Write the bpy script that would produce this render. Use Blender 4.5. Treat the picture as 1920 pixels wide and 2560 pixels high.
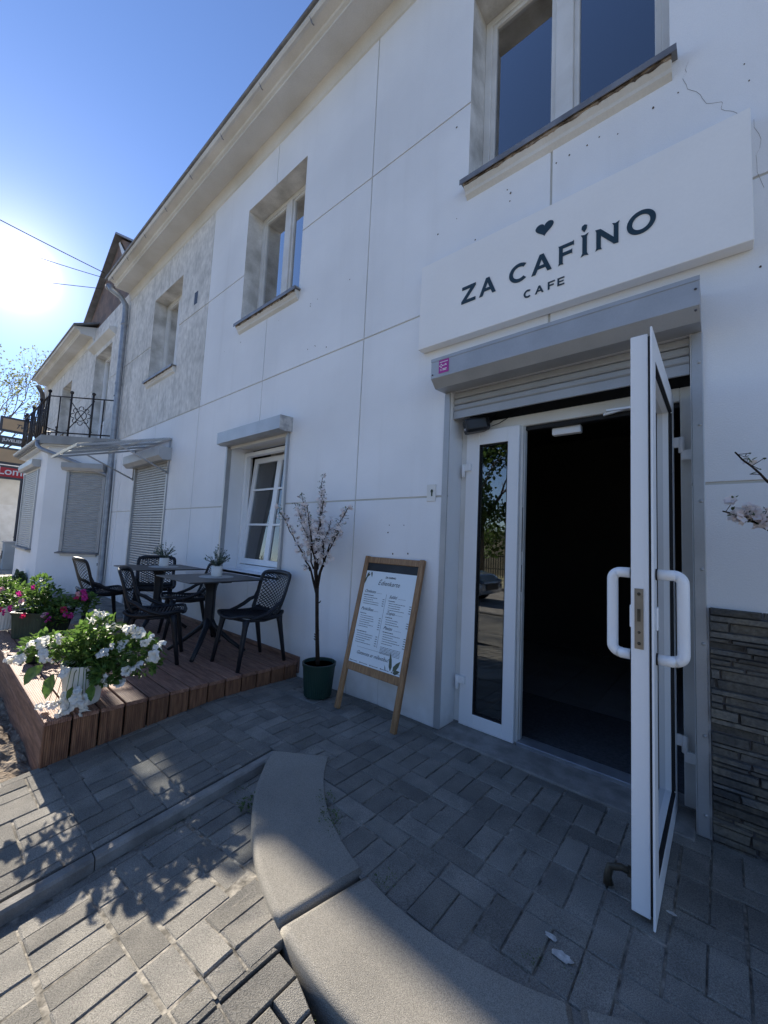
import bpy, bmesh, math, random
from math import sin, cos, pi, radians, sqrt, atan2
from mathutils import Vector, Matrix, noise
random.seed(7)
sc = bpy.context.scene
for o in list(bpy.data.objects): bpy.data.objects.remove(o)

# ------------------------------------------------------------------ camera
YAW, PIT, ROL = radians(40.666), radians(4.469), radians(2.707)
fw = Vector((-sin(YAW)*cos(PIT), cos(YAW)*cos(PIT), sin(PIT)))
r0 = Vector((cos(YAW), sin(YAW), 0)); u0 = r0.cross(fw)
rt = cos(ROL)*r0 + sin(ROL)*u0; up = -sin(ROL)*r0 + cos(ROL)*u0
cd = bpy.data.cameras.new('camera'); cam = bpy.data.objects.new('camera', cd)
sc.collection.objects.link(cam); sc.camera = cam
cam.matrix_world = Matrix(((rt.x, up.x, -fw.x, 0), (rt.y, up.y, -fw.y, 0), (rt.z, up.z, -fw.z, 1.275), (0, 0, 0, 1)))
cd.sensor_fit = 'VERTICAL'; cd.sensor_height = 36; cd.lens = 36*985/2560
cd.clip_start = .02; cd.clip_end = 2000

# ------------------------------------------------------------------ sky, sun, exposure
SUN = Vector((-2.10, .145, 1.0)).normalized()
w = bpy.data.worlds.new('World'); sc.world = w; w.use_nodes = True
nt = w.node_tree; nt.nodes.clear(); N = nt.nodes.new; L = nt.links.new
out = N('ShaderNodeOutputWorld'); bg = N('ShaderNodeBackground'); sky = N('ShaderNodeTexSky')
sky.sky_type = 'NISHITA'; sky.sun_disc = False
sky.sun_elevation = math.asin(SUN.z); sky.sun_rotation = atan2(SUN.x, SUN.y)
sky.air_density = 1.0; sky.dust_density = 0.0; sky.ozone_density = 2.0; sky.altitude = 0
bg.inputs['Strength'].default_value = .062
tc = N('ShaderNodeTexCoord'); dt = N('ShaderNodeVectorMath'); dt.operation = 'DOT_PRODUCT'
nrm = N('ShaderNodeVectorMath'); nrm.operation = 'NORMALIZE'
L(tc.outputs['Generated'], nrm.inputs[0]); L(nrm.outputs[0], dt.inputs[0]); dt.inputs[1].default_value = SUN
def mth(op, a, b=None, clamp=False):
    m = N('ShaderNodeMath'); m.operation = op; m.use_clamp = clamp
    for i, x in enumerate((a, b)):
        if x is None: continue
        if isinstance(x, (int, float)): m.inputs[i].default_value = x
        else: L(x, m.inputs[i])
    return m.outputs[0]
# circumsolar aureole of a clear sky: brightness falls off with the angle from the sun
d0 = mth('MAXIMUM', dt.outputs['Value'], 0.0)
g = mth('ADD', mth('MULTIPLY', mth('POWER', d0, 2600), 90), mth('ADD', mth('MULTIPLY', mth('POWER', d0, 260), 3.0), mth('MULTIPLY', mth('POWER', d0, 40), .8)))
gc = N('ShaderNodeMixRGB'); gc.blend_type = 'MULTIPLY'; gc.inputs[0].default_value = 1
gc.inputs[1].default_value = (1, .90, .92, 1); L(g, gc.inputs[2])
ad = N('ShaderNodeMixRGB'); ad.blend_type = 'ADD'; ad.inputs[0].default_value = 1
hs = N('ShaderNodeMixRGB'); hs.blend_type = 'MULTIPLY'; hs.inputs[0].default_value = 1; hs.inputs[2].default_value = (.75, .80, 1.0, 1)
L(sky.outputs[0], hs.inputs[1])
L(hs.outputs[0], ad.inputs[1]); L(gc.outputs[0], ad.inputs[2]); L(ad.outputs[0], bg.inputs['Color']); L(bg.outputs[0], out.inputs[0])
sd = bpy.data.lights.new('sun', 'SUN'); sd.energy = 3.6; sd.angle = radians(.53); sd.color = (1, .90, .76)
so = bpy.data.objects.new('sun', sd); sc.collection.objects.link(so)
so.rotation_euler = SUN.to_track_quat('Z', 'Y').to_euler(); so.location = (-30, 5, 20)
vs = sc.view_settings; vs.view_transform = 'Standard'; vs.look = 'None'; vs.exposure = 1.82; vs.gamma = 1
vs.use_curve_mapping = False
sc.cycles.max_bounces = 8; sc.cycles.transparent_max_bounces = 12

# ------------------------------------------------------------------ helpers
COL = sc.collection
OFF = {}
def woff(o):
    return OFF.get(o.name, Vector((0, 0, 0))) if o else Vector((0, 0, 0))
def props(o, label=None, cat=None, group=None, kind=None):
    if label: o['label'] = label
    if cat: o['category'] = cat
    if group: o['group'] = group
    if kind: o['kind'] = kind
    return o
def thing(name, label, cat, loc=(0, 0, 0), group=None):
    o = bpy.data.objects.new(name, None); COL.objects.link(o); o.location = loc
    o.empty_display_size = .1
    OFF[o.name] = Vector(loc); return props(o, label, cat, group)
class MB:
    def __init__(s): s.v = []; s.f = []; s.sm = []
    def add(s, vs, fs, smooth=False):
        b = len(s.v); s.v += [tuple(p) for p in vs]; s.f += [tuple(b+i for i in f) for f in fs]; s.sm += [smooth]*len(fs); return s
    def box(s, x0, x1, y0, y1, z0, z1):
        x0, x1 = sorted((x0, x1)); y0, y1 = sorted((y0, y1)); z0, z1 = sorted((z0, z1))
        return s.add([(x0,y0,z0),(x1,y0,z0),(x1,y1,z0),(x0,y1,z0),(x0,y0,z1),(x1,y0,z1),(x1,y1,z1),(x0,y1,z1)],
                     [(0,3,2,1),(4,5,6,7),(0,1,5,4),(1,2,6,5),(2,3,7,6),(3,0,4,7)])
    def obox(s, c, u, v, w, a, b, h):   # oriented box, centre c, half sizes
        c = Vector(c); u = Vector(u).normalized()*a; v = Vector(v).normalized()*b; w = Vector(w).normalized()*h
        P = [c+i*u+j*v+k*w for k in (-1, 1) for (i, j) in ((-1,-1),(1,-1),(1,1),(-1,1))]
        return s.add(P, [(0,3,2,1),(4,5,6,7),(0,1,5,4),(1,2,6,5),(2,3,7,6),(3,0,4,7)])
    def prism(s, pts, axis, a, b):      # pts 2D polygon, extruded along axis from a to b
        def P(p, t):
            return {'x': (t, p[0], p[1]), 'y': (p[0], t, p[1]), 'z': (p[0], p[1], t)}[axis]
        n = len(pts); vs = [P(p, a) for p in pts]+[P(p, b) for p in pts]
        fs = [tuple(range(n-1, -1, -1)), tuple(range(n, 2*n))]+[(i, (i+1) % n, n+(i+1) % n, n+i) for i in range(n)]
        return s.add(vs, fs)
    def tube(s, pts, r, n=8, closed=False, flat=1.0, smooth=True):
        pts = [Vector(p) for p in pts]; m = len(pts)
        R = r if isinstance(r, (list, tuple)) else [r]*m
        T = []
        for i in range(m):
            a = pts[(i-1) % m] if (closed or i > 0) else pts[i]; b = pts[(i+1) % m] if (closed or i < m-1) else pts[i]
            t = (b-a); T.append(t.normalized() if t.length > 1e-9 else Vector((0, 0, 1)))
        nx = T[0].cross(Vector((0, 0, 1)));
        if nx.length < .1: nx = T[0].cross(Vector((0, 1, 0)))
        nx.normalize(); V = []
        for i in range(m):
            nx = (nx - T[i]*nx.dot(T[i]))
            if nx.length < 1e-6: nx = T[i].orthogonal()
            nx.normalize(); ny = T[i].cross(nx)
            V += [pts[i]+R[i]*(cos(2*pi*k/n)*nx+flat*sin(2*pi*k/n)*ny) for k in range(n)]
        fs = []
        for i in range(m if closed else m-1):
            j = (i+1) % m
            fs += [(i*n+k, i*n+(k+1) % n, j*n+(k+1) % n, j*n+k) for k in range(n)]
        s.add(V, fs, smooth)
        if not closed:
            b = len(s.v)-m*n
            s.f += [tuple(b+k for k in range(n-1, -1, -1)), tuple(b+(m-1)*n+k for k in range(n))]; s.sm += [False, False]
        return s
    def lathe(s, prof, c=(0, 0), n=24, smooth=True):
        V = []; m = len(prof)
        for (r, z) in prof: V += [(c[0]+r*cos(2*pi*k/n), c[1]+r*sin(2*pi*k/n), z) for k in range(n)]
        fs = [(i*n+k, i*n+(k+1) % n, (i+1)*n+(k+1) % n, (i+1)*n+k) for i in range(m-1) for k in range(n)]
        s.add(V, fs, smooth); b = len(s.v)-m*n
        s.f += [tuple(b+k for k in range(n-1, -1, -1)), tuple(b+(m-1)*n+k for k in range(n))]; s.sm += [False, False]
        return s
    def ball(s, c, r, n=10, m=6, sz=1):
        c = Vector(c); V = [c+Vector((r*sin(pi*i/m)*cos(2*pi*k/n), r*sin(pi*i/m)*sin(2*pi*k/n), sz*r*cos(pi*i/m))) for i in range(m+1) for k in range(n)]
        return s.add(V, [(i*n+k, (i+1)*n+k, (i+1)*n+(k+1) % n, i*n+(k+1) % n) for i in range(m) for k in range(n)], True)
    def build(s, name, mt, parent=None, bevel=0, seg=1, kind=None, loc=None, ang=40):
        o = woff(parent)
        me = bpy.data.meshes.new(name); me.from_pydata([(p[0]-o.x, p[1]-o.y, p[2]-o.z) for p in s.v], [], s.f)
        me.polygons.foreach_set('use_smooth', s.sm); me.update(); me.validate()
        if mt: me.materials.append(mt)
        ob = bpy.data.objects.new(name, me); COL.objects.link(ob)
        if parent: ob.parent = parent; OFF[ob.name] = Vector(o)
        if kind: ob['kind'] = kind
        if loc: ob.location = loc
        if bevel:
            md = ob.modifiers.new('bevel', 'BEVEL'); md.width = bevel; md.segments = seg; md.limit_method = 'ANGLE'; md.angle_limit = radians(ang)
        return ob
def each(mbs, name, mt, parent, **k): return [m_.build(name, mt, parent, **k) for m_ in mbs]
def bx(*a): return MB().box(*a)
def copy_tree(o, parent=None):
    c = o.copy(); COL.objects.link(c)
    if parent: c.parent = parent; c.matrix_parent_inverse = o.matrix_parent_inverse
    for ch in list(o.children): copy_tree(ch, c)
    return c

# ------------------------------------------------------------------ materials
def M(name, col, rough=.6, metal=0, var=.08, vs=3.0, bump=0, bs=60, spec=.5, col2=None, fine=0, fs=200, stretch=None, trans=0, isl=0, coat=0, bdist=.004, thr=(.35, .65)):
    m = bpy.data.materials.new(name); m.use_nodes = True; t = m.node_tree; n = t.nodes.new; l = t.links.new
    b = t.nodes['Principled BSDF']; b.inputs['Roughness'].default_value = rough; b.inputs['Metallic'].default_value = metal
    b.inputs['Specular IOR Level'].default_value = spec; b.inputs['Coat Weight'].default_value = coat
    tcn = n('ShaderNodeTexCoord'); mp = n('ShaderNodeMapping'); l(tcn.outputs['Object'], mp.inputs[0])
    if stretch: mp.inputs['Scale'].default_value = stretch
    c2 = col2 or tuple(max(0, x*(1-var*2.2)) for x in col)
    n1 = n('ShaderNodeTexNoise'); n1.inputs['Scale'].default_value = vs; n1.inputs['Detail'].default_value = 6; l(mp.outputs[0], n1.inputs[0])
    rp = n('ShaderNodeValToRGB'); rp.color_ramp.elements[0].position = thr[0]; rp.color_ramp.elements[1].position = thr[1]
    rp.color_ramp.elements[0].color = (*c2, 1); rp.color_ramp.elements[1].color = (*col, 1)
    l(n1.outputs['Fac'], rp.inputs[0]); cur = rp.outputs[0]
    if fine:
        n2 = n('ShaderNodeTexNoise'); n2.inputs['Scale'].default_value = fs; n2.inputs['Detail'].default_value = 3; l(mp.outputs[0], n2.inputs[0])
        r2 = n('ShaderNodeMapRange'); r2.inputs['From Min'].default_value = .3; r2.inputs['From Max'].default_value = .7
        r2.inputs['To Min'].default_value = 1-fine; r2.inputs['To Max'].default_value = 1+fine; l(n2.outputs['Fac'], r2.inputs['Value'])
        mx = n('ShaderNodeMixRGB'); mx.blend_type = 'MULTIPLY'; mx.inputs[0].default_value = 1; l(cur, mx.inputs[1]); l(r2.outputs[0], mx.inputs[2]); cur = mx.outputs[0]
    if isl:
        gm = n('ShaderNodeNewGeometry'); r3 = n('ShaderNodeMapRange'); r3.inputs['To Min'].default_value = 1-isl; r3.inputs['To Max'].default_value = 1+isl
        l(gm.outputs['Random Per Island'], r3.inputs['Value'])
        mx = n('ShaderNodeMixRGB'); mx.blend_type = 'MULTIPLY'; mx.inputs[0].default_value = 1; l(cur, mx.inputs[1]); l(r3.outputs[0], mx.inputs[2]); cur = mx.outputs[0]
    l(cur, b.inputs['Base Color'])
    if bump:
        n3 = n('ShaderNodeTexNoise'); n3.inputs['Scale'].default_value = bs; n3.inputs['Detail'].default_value = 5; l(mp.outputs[0], n3.inputs[0])
        bp = n('ShaderNodeBump'); bp.inputs['Strength'].default_value = bump; bp.inputs['Distance'].default_value = bdist; l(n3.outputs['Fac'], bp.inputs['Height']); l(bp.outputs[0], b.inputs['Normal'])
    if trans:
        tr = n('ShaderNodeBsdfTranslucent'); l(cur, tr.inputs['Color']); ms = n('ShaderNodeMixShader'); ms.inputs[0].default_value = trans
        l(b.outputs[0], ms.inputs[1]); l(tr.outputs[0], ms.inputs[2]); l(ms.outputs[0], t.nodes['Material Output'].inputs[0])
    return m
def glass_mat(name, tint=(.75, .8, .82), boost=1.6, rough=.0):
    m = bpy.data.materials.new(name); m.use_nodes = True; t = m.node_tree; t.nodes.clear(); n = t.nodes.new; l = t.links.new
    o = n('ShaderNodeOutputMaterial'); ms = n('ShaderNodeMixShader'); tr = n('ShaderNodeBsdfTransparent'); gl = n('ShaderNodeBsdfGlossy')
    tr.inputs['Color'].default_value = (*tint, 1); gl.inputs['Roughness'].default_value = rough
    fr = n('ShaderNodeFresnel'); fr.inputs['IOR'].default_value = 1.5; mm = n('ShaderNodeMath'); mm.operation = 'MULTIPLY'; mm.use_clamp = True
    mm.inputs[1].default_value = boost; l(fr.outputs[0], mm.inputs[0]); l(mm.outputs[0], ms.inputs[0]); l(tr.outputs[0], ms.inputs[1]); l(gl.outputs[0], ms.inputs[2]); l(ms.outputs[0], o.inputs[0])
    return m
WHITE = (.78, .79, .80)
m_plaster = M('white_plaster', (.86, .87, .88), .85, var=.05, vs=.9, bump=.55, bs=130, fine=.035, fs=260, bdist=.003, spec=.25)
m_dirty = M('weathered_plaster', (.72, .70, .66), .9, vs=4.2, col2=(.56, .55, .52), bump=.5, bs=60, fine=.16, fs=16, spec=.2, thr=(.32, .58), stretch=(1, 1, .6))
m_reveal = M('bare_render', (.76, .75, .72), .9, vs=3.5, col2=(.42, .41, .38), bump=.5, bs=45, fine=.05, fs=60, spec=.2)
m_cream = M('cream_plaster', (.75, .74, .71), .85, vs=1.5, col2=(.62, .60, .55), bump=.3, bs=90, fine=.04, fs=90, spec=.25)
m_groove = M('groove_plaster', (.62, .61, .56), .9, var=.06, spec=.2)
m_pvc = M('white_upvc', (.86, .87, .88), .32, var=.02, vs=2, fine=.01)
m_pvc_d = M('white_upvc_dusty', (.74, .74, .72), .5, vs=4, col2=(.64, .63, .60), fine=.02)
m_grey = M('grey_painted_metal', (.42, .43, .44), .42, var=.06, vs=5, fine=.03, fs=120, metal=.25)
m_greyd = M('grey_slat_metal', (.40, .41, .42), .45, var=.05, vs=6, fine=.03, fs=80, metal=.2)
m_dgrey = M('dark_grey_metal', (.09, .09, .10), .5, var=.1)
m_black = M('black_plastic', (.012, .013, .016), .45, var=.1, bump=.1, bs=150)
m_resin = M('anthracite_resin', (.012, .014, .020), .5, var=.1, vs=10, fine=.05, bump=.1, bs=200, spec=.35)
m_rub = M('black_rubber', (.01, .01, .012), .7)
m_paver = M('concrete_paver', (.235, .225, .20), .95, vs=7, col2=(.17, .165, .15), bump=1.0, bs=300, fine=.42, fs=300, isl=.20, spec=.2, bdist=.005)
m_block = M('concrete_kerb_block', (.29, .275, .24), .95, col2=(.225, .215, .19), vs=2.2, bump=1.0, bs=380, fine=.34, fs=340, spec=.25, bdist=.003)
m_kerb = M('kerb_concrete', (.27, .26, .24), .9, var=.22, vs=8, bump=.6, bs=90, fine=.12, fs=200, spec=.25)
m_sand = M('joint_sand', (.30, .28, .24), .95, var=.32, vs=20, bump=.8, bs=120, fine=.25, fs=90, spec=.15)
m_dirt = M('dry_dirt', (.30, .25, .19), .95, vs=9, col2=(.13, .10, .075), bump=1, bs=25, fine=.3, fs=60, spec=.15, bdist=.03)
m_asph = M('asphalt', (.33, .31, .28), .9, var=.15, vs=6, bump=.5, bs=150, fine=.25, fs=200)  # road tone raised to bounce warm fill light onto the facade
m_conc = M('threshold_concrete', (.30, .29, .27), .9, var=.18, vs=9, bump=.6, bs=60, fine=.1, fs=120, spec=.25)
m_grassm = M('grass_green', (.10, .16, .04), .8, var=.2, vs=30, trans=.3, isl=.3)
m_navy = M('sign_lettering_navy', (.012, .035, .05), .5, var=0)
m_sign = M('sign_panel_white', (.90, .88, .84), .45, var=.02, vs=2, fine=.012, fs=60, bump=.05, bs=120)
m_stone = M('ledge_stone', (.19, .17, .135), .85, vs=6, col2=(.085, .088, .092), bump=.8, bs=40, fine=.25, fs=70, isl=.38, spec=.3, bdist=.01)
m_oak = M('oak_frame', (.36, .21, .10), .5, vs=9, col2=(.22, .12, .055), stretch=(8, 8, 1), fine=.12, fs=40, spec=.4)
m_bark = M('bark', (.040, .028, .022), .85, vs=25, col2=(.018, .013, .011), bump=.8, bs=60, spec=.2, bdist=.01)
m_barkg = M('grey_bark', (.16, .13, .11), .85, vs=15, var=.2, bump=.5, bs=40, spec=.2)
m_petal = M('pale_blossom', (.87, .83, .81), .6, vs=60, col2=(.85, .76, .75), trans=.4, isl=.06)
m_wpet = M('white_petunia', (.84, .84, .80), .55, vs=40, var=.04, trans=.35)
m_pink = M('magenta_petunia', (.60, .03, .28), .55, vs=40, var=.2, trans=.3)
m_red = M('red_petunia', (.62, .02, .10), .55, vs=40, var=.2, trans=.3)
m_lpink = M('pale_pink_petunia', (.78, .40, .45), .55, vs=40, var=.15, trans=.3)
m_leaf = M('petunia_leaf', (.15, .25, .055), .5, vs=30, col2=(.07, .15, .03), trans=.45, isl=.3)
m_leafd = M('blossom_tree_leaf', (.10, .16, .06), .55, vs=30, var=.25, trans=.25, isl=.3)
m_euc = M('eucalyptus_leaf', (.13, .18, .13), .6, vs=30, var=.2, trans=.2, isl=.25)
m_tree = M('lime_tree_leaf', (.12, .20, .05), .55, vs=3, var=.25, trans=.35, isl=.35)
m_spring = M('spring_leaf', (.22, .24, .08), .55, vs=3, var=.2, trans=.4, isl=.3)
m_gpot = M('dark_green_pot', (.006, .035, .028), .45, var=.1)
m_olive = M('olive_green_planter', (.045, .065, .038), .6, var=.15, vs=10)
m_wpot = M('white_pot', (.75, .74, .70), .5, var=.05, vs=8)
m_soil = M('potting_soil', (.02, .015, .012), .95, var=.3, vs=60, bump=.8)
m_galv = M('galvanised_steel', (.36, .38, .41), .45, vs=10, col2=(.26, .28, .31), metal=.45, fine=.05)
m_zinc = M('zinc_sheet', (.26, .26, .27), .5, vs=8, var=.15, metal=.3)
m_brown = M('weathered_brown_timber', (.22, .14, .10), .8, vs=5, col2=(.12, .085, .07), fine=.1, fs=40)
m_roof = M('rust_red_roof_sheet', (.20, .10, .07), .7, vs=4, var=.2)
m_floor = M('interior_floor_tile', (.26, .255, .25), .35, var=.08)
m_mat = M('ribbed_door_mat', (.075, .08, .09), .9, var=.2, vs=60)
m_int = M('interior_dark_fill', (.05, .045, .04), .8, var=.05)  # near-black tone puts the darkness of the room into the colour
m_curt = M('beige_curtain', (.55, .53, .50), .85, var=.12, vs=6)
m_poster = M('poster_paper', (.74, .80, .82), .35, var=.01)
m_ink = M('poster_ink', (.03, .04, .045), .6, var=0)
m_inkg = M('poster_leaf_olive', (.10, .12, .07), .6, var=.2, vs=30)
m_chalk = M('chalkboard_black', (.018, .022, .025), .6, var=.2, vs=8)
m_mag = M('magenta_sticker', (.42, .03, .28), .4, var=.02)
m_wht = M('white_print', (.8, .8, .8), .5, var=0)
m_iron = M('wrought_iron', (.035, .03, .032), .6, var=.2, vs=20)
m_amber = M('amber_sign_face', (.62, .42, .24), .5, var=.08, vs=2)
m_redsign = M('red_sign_face', (.55, .035, .045), .5, var=.04)
m_car = M('silver_car_paint', (.42, .43, .45), .25, metal=.5, var=.02, coat=.6)
m_beige = M('beige_wall', (.55, .49, .40), .9, var=.1, vs=2)
m_fen = M('dark_fence', (.03, .04, .035), .6, var=.1)
m_glass = glass_mat('window_glass', (.60, .66, .72), 2.6)
m_glassd = glass_mat('dark_window_glass', (.42, .48, .56), 5.5)
m_glassdoor = glass_mat('door_glass', (.62, .68, .70), 4.5)
m_canopy = glass_mat('canopy_polycarbonate', (.90, .93, .95), .45, .12)
m_steel = M('brushed_steel', (.28, .26, .23), .4, metal=.8, var=.06, vs=30)
m_brass = M('dull_brass_stop', (.11, .095, .07), .5, metal=.6, var=.2, vs=30)
m_pit = M('old_fixing_hole', (.13, .09, .06), .95, var=.3, vs=50)
m_crack = M('hairline_crack', (.25, .22, .20), .95, var=.1)
m_rust = M('crumbling_sill_underside', (.40, .32, .24), .9, vs=14, col2=(.09, .065, .045), bump=1, bs=40, bdist=.02, thr=(.42, .58))
m_doily = M('grey_placemat', (.44, .44, .43), .7, var=.08, vs=20)
m_tabl = M('anthracite_table_top', (.035, .036, .04), .45, var=.08, vs=12, fine=.05)
def foot_dirt(m):
    t = m.node_tree; n = t.nodes.new; l = t.links.new; b = t.nodes['Principled BSDF']; src = b.inputs['Base Color'].links[0].from_socket
    g = n('ShaderNodeNewGeometry'); sp = n('ShaderNodeSeparateXYZ'); l(g.outputs['Position'], sp.inputs[0])
    nz = n('ShaderNodeTexNoise'); nz.inputs['Scale'].default_value = 9; nz.inputs['Detail'].default_value = 8; l(g.outputs['Position'], nz.inputs[0])
    mr = n('ShaderNodeMapRange'); mr.inputs['From Min'].default_value = -.05; mr.inputs['From Max'].default_value = .32; mr.inputs['To Min'].default_value = .80; mr.inputs['To Max'].default_value = 0; l(sp.outputs['Z'], mr.inputs['Value'])
    mu = n('ShaderNodeMath'); mu.operation = 'MULTIPLY'; l(nz.outputs['Fac'], mu.inputs[0]); l(mr.outputs[0], mu.inputs[1])
    st = n('ShaderNodeMapping'); st.inputs['Scale'].default_value = (6, 6, .35); l(g.outputs['Position'], st.inputs[0]); n2 = n('ShaderNodeTexNoise'); n2.inputs['Scale'].default_value = 1.0; n2.inputs['Detail'].default_value = 7; l(st.outputs[0], n2.inputs[0])
    m2 = n('ShaderNodeMapRange'); m2.inputs['From Min'].default_value = .55; m2.inputs['From Max'].default_value = .8; m2.inputs['To Min'].default_value = 0; m2.inputs['To Max'].default_value = .09; l(n2.outputs['Fac'], m2.inputs['Value'])
    ad = n('ShaderNodeMath'); ad.operation = 'MAXIMUM'; l(mu.outputs[0], ad.inputs[0]); l(m2.outputs[0], ad.inputs[1])
    mx = n('ShaderNodeMixRGB'); l(ad.outputs[0], mx.inputs[0]); l(src, mx.inputs[1]); mx.inputs[2].default_value = (.34, .31, .27, 1); l(mx.outputs[0], b.inputs['Base Color'])
foot_dirt(m_plaster)
def wood_mat(name, base, dark, axis, ridges=True, freq=200):
    m = M(name, base, .62, vs=5, col2=dark, stretch=tuple(1 if a == axis else 9 for a in 'xyz'), fine=.18, fs=14, isl=.16, spec=.3)
    t = m.node_tree; n = t.nodes.new; l = t.links.new; b = t.nodes['Principled BSDF']
    if ridges:
        tcn = n('ShaderNodeTexCoord'); wv = n('ShaderNodeTexWave'); wv.bands_direction = 'Y'; wv.inputs['Scale'].default_value = freq/20.0
        l(tcn.outputs['Object'], wv.inputs[0])
        bp = n('ShaderNodeBump'); bp.inputs['Strength'].default_value = .8; bp.inputs['Distance'].default_value = .003; l(wv.outputs['Fac'], bp.inputs['Height']); l(bp.outputs[0], b.inputs['Normal'])
    return m
m_deck = wood_mat('deck_board_top', (.30, .17, .12), (.17, .085, .06), 'x', True, 560)
m_fasc = wood_mat('deck_fascia_board', (.23, .115, .062), (.11, .05, .03), 'z', True, 560)
m_skirt = wood_mat('deck_side_plank', (.24, .14, .10), (.11, .06, .045), 'x', False)

# ------------------------------------------------------------------ ground
W = 2.461
def hup(x, y):    # ramp / plateau height left of and around the door
    t = min(1, max(0, (-2.1-x)/.985)) if x > -3.085 else 1
    s = max(0, 1.65-max(y, -1.2))
    return -.115*s*min(1, max(0, (-1.9-x)/.15)) - .033*t
def hlo(x, y): return min(-.235+.112*max(min(y, 1.6), -.5)+.155*min(max(x+2.04, 0), 1.6), -.022)
def clip(poly, planes):
    for (a, b, c) in planes:   # keep a*x+b*y<=c
        o = []
        for i in range(len(poly)):
            p, q = poly[i], poly[(i+1) % len(poly)]
            dp = a*p[0]+b*p[1]-c; dq = a*q[0]+b*q[1]-c
            if dp <= 0: o.append(p)
            if dp*dq < 0: t = dp/(dp-dq); o.append((p[0]+t*(q[0]-p[0]), p[1]+t*(q[1]-p[1])))
        poly = o
        if len(poly) < 3: return None
    return poly
def area(p): return abs(sum(p[i][0]*p[(i+1) % len(p)][1]-p[(i+1) % len(p)][0]*p[i][1] for i in range(len(p))))/2
def herring(x0, x1, y0, y1, ox=0, oy=0, a=.1):
    # 0.2 x 0.1 pavers in courses: two side by side, closed by one laid across, flipped at random
    out = []
    i0, i1 = int(math.floor((x0-ox)/a))-4, int(math.ceil((x1-ox)/a))+4
    j0, j1 = int(math.floor((y0-oy)/a))-4, int(math.ceil((y1-oy)/a))+4
    i0 -= i0 % 2; j0 -= j0 % 3
    for j in range(j0, j1, 3):
        sh_ = random.choice((0, 1))
        for i in range(i0, i1, 2):
            x = ox+(i+sh_)*a; y = oy+j*a
            if random.random() < .5: out += [(x, x+a, y, y+2*a), (x+a, x+2*a, y, y+2*a), (x, x+2*a, y+2*a, y+3*a)]
            else: out += [(x, x+2*a, y, y+a), (x, x+a, y+a, y+3*a), (x+a, x+2*a, y+a, y+3*a)]
    return out
def pavers(mb, rects, planes, hf, keep=None, gap=.0027, top=0, bev=.0038, dep=.03, jit=.0016):
    for (a, b, c, d) in rects:
        g = gap*random.uniform(.6, 1.7); dx = random.uniform(-.0022, .0022); dy = random.uniform(-.0022, .0022)
        P = [(a+g+dx, c+g+dy), (b-g+dx, c+g+dy), (b-g+dx, d-g+dy), (a+g+dx, d-g+dy)]
        cx, cy = (a+b)/2, (c+d)/2
        if keep and not keep(cx, cy): continue
        P = clip(P, planes)
        if not P or area(P) < .0008: continue
        tx = random.gauss(0, .007); ty = random.gauss(0, .007); tz = random.gauss(0, jit)
        n = len(P); mx = sum(p[0] for p in P)/n; my = sum(p[1] for p in P)/n
        def Z(x, y): return hf(x, y)+top+tz+tx*(x-mx)+ty*(y-my)
        inn = []
        for p in P:
            vx, vy = mx-p[0], my-p[1]; l = sqrt(vx*vx+vy*vy); k = min(.4, bev*1.5/l); inn.append((p[0]+vx*k, p[1]+vy*k))
        V = [(x, y, Z(x, y)-dep) for x, y in P]+[(x, y, Z(x, y)-bev) for x, y in P]+[(x, y, Z(x, y)) for x, y in inn]
        F = [tuple(range(2*n, 3*n))]
        for q in (0, 1): F += [(q*n+i, q*n+(i+1) % n, (q+1)*n+(i+1) % n, (q+1)*n+i) for i in range(n)]
        mb.add(V, F)
def sheet(mb, x0, x1, y0, y1, hf, dz, nx=20, ny=20):
    V = [(x0+(x1-x0)*i/nx, y0+(y1-y0)*j/ny) for j in range(ny+1) for i in range(nx+1)]
    mb.add([(x, y, hf(x, y)+dz) for x, y in V], [(j*(nx+1)+i, j*(nx+1)+i+1, (j+1)*(nx+1)+i+1, (j+1)*(nx+1)+i) for j in range(ny) for i in range(nx)])
CX, CY, RI, RO = -.83, 2.385, 1.188, 1.53
KI, KO = -2.095, -2.040
# plateau in front of the door and ramp to its left
up_ = MB()
pavers(up_, herring(KI-1.3, 2.6, .2, 2.6, .047, .012), [(0, 1, 2.452)], hup,
       keep=lambda x, y: (x > -2.3 and ((x-CX)**2+(y-CY)**2 < (RI+.06)**2 or (y > 1.46 and x < -1.55))) or (y > 2.3))
pavers(up_, herring(-3.15, KI+.2, -1.6, 1.7, .047, .012), [(1, 0, KI-.016), (-1, 0, 3.11)], hup,
       keep=lambda x, y: x < KI+.1 and not (x > -2.3 and y > 1.62) and y <= 2.3)
pavers(up_, herring(-3.15, -2.2, 1.6, 2.4, .047, .012), [(-1, 0, 3.11)], hup, keep=lambda x, y: x <= -2.3 and 1.7+.1 < y <= 2.3)
pavers(up_, herring(-9.6, -5.9, -1.2, 2.6, .047, .012), [(0, 1, 2.452), (1, 0, -6.02)], lambda x, y: -.035, keep=lambda x, y: y > .55)
up_.build('pavement', m_paver, kind='structure')
lo_ = MB()
pavers(lo_, herring(KO, 1.6, -1.6, 1.75, .02, .055), [(-1, 0, 2.025), (1, 0, -1.10)], hlo, keep=lambda x, y: x < -1.06 and ((x-CX)**2+(y-CY)**2 > (RO-.25)**2 or y < .9), gap=.0032, bev=.004, jit=.0018)
pavers(lo_, herring(-1.3, 1.6, -1.6, .9, .02, .055), [(-1, 0, 1.10), (.286, 1, .5635)], hlo, keep=lambda x, y: x >= -1.2, gap=.0032, bev=.004, jit=.0018)
lo_.build('pavement', m_paver, kind='structure')
sb = MB()
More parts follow.
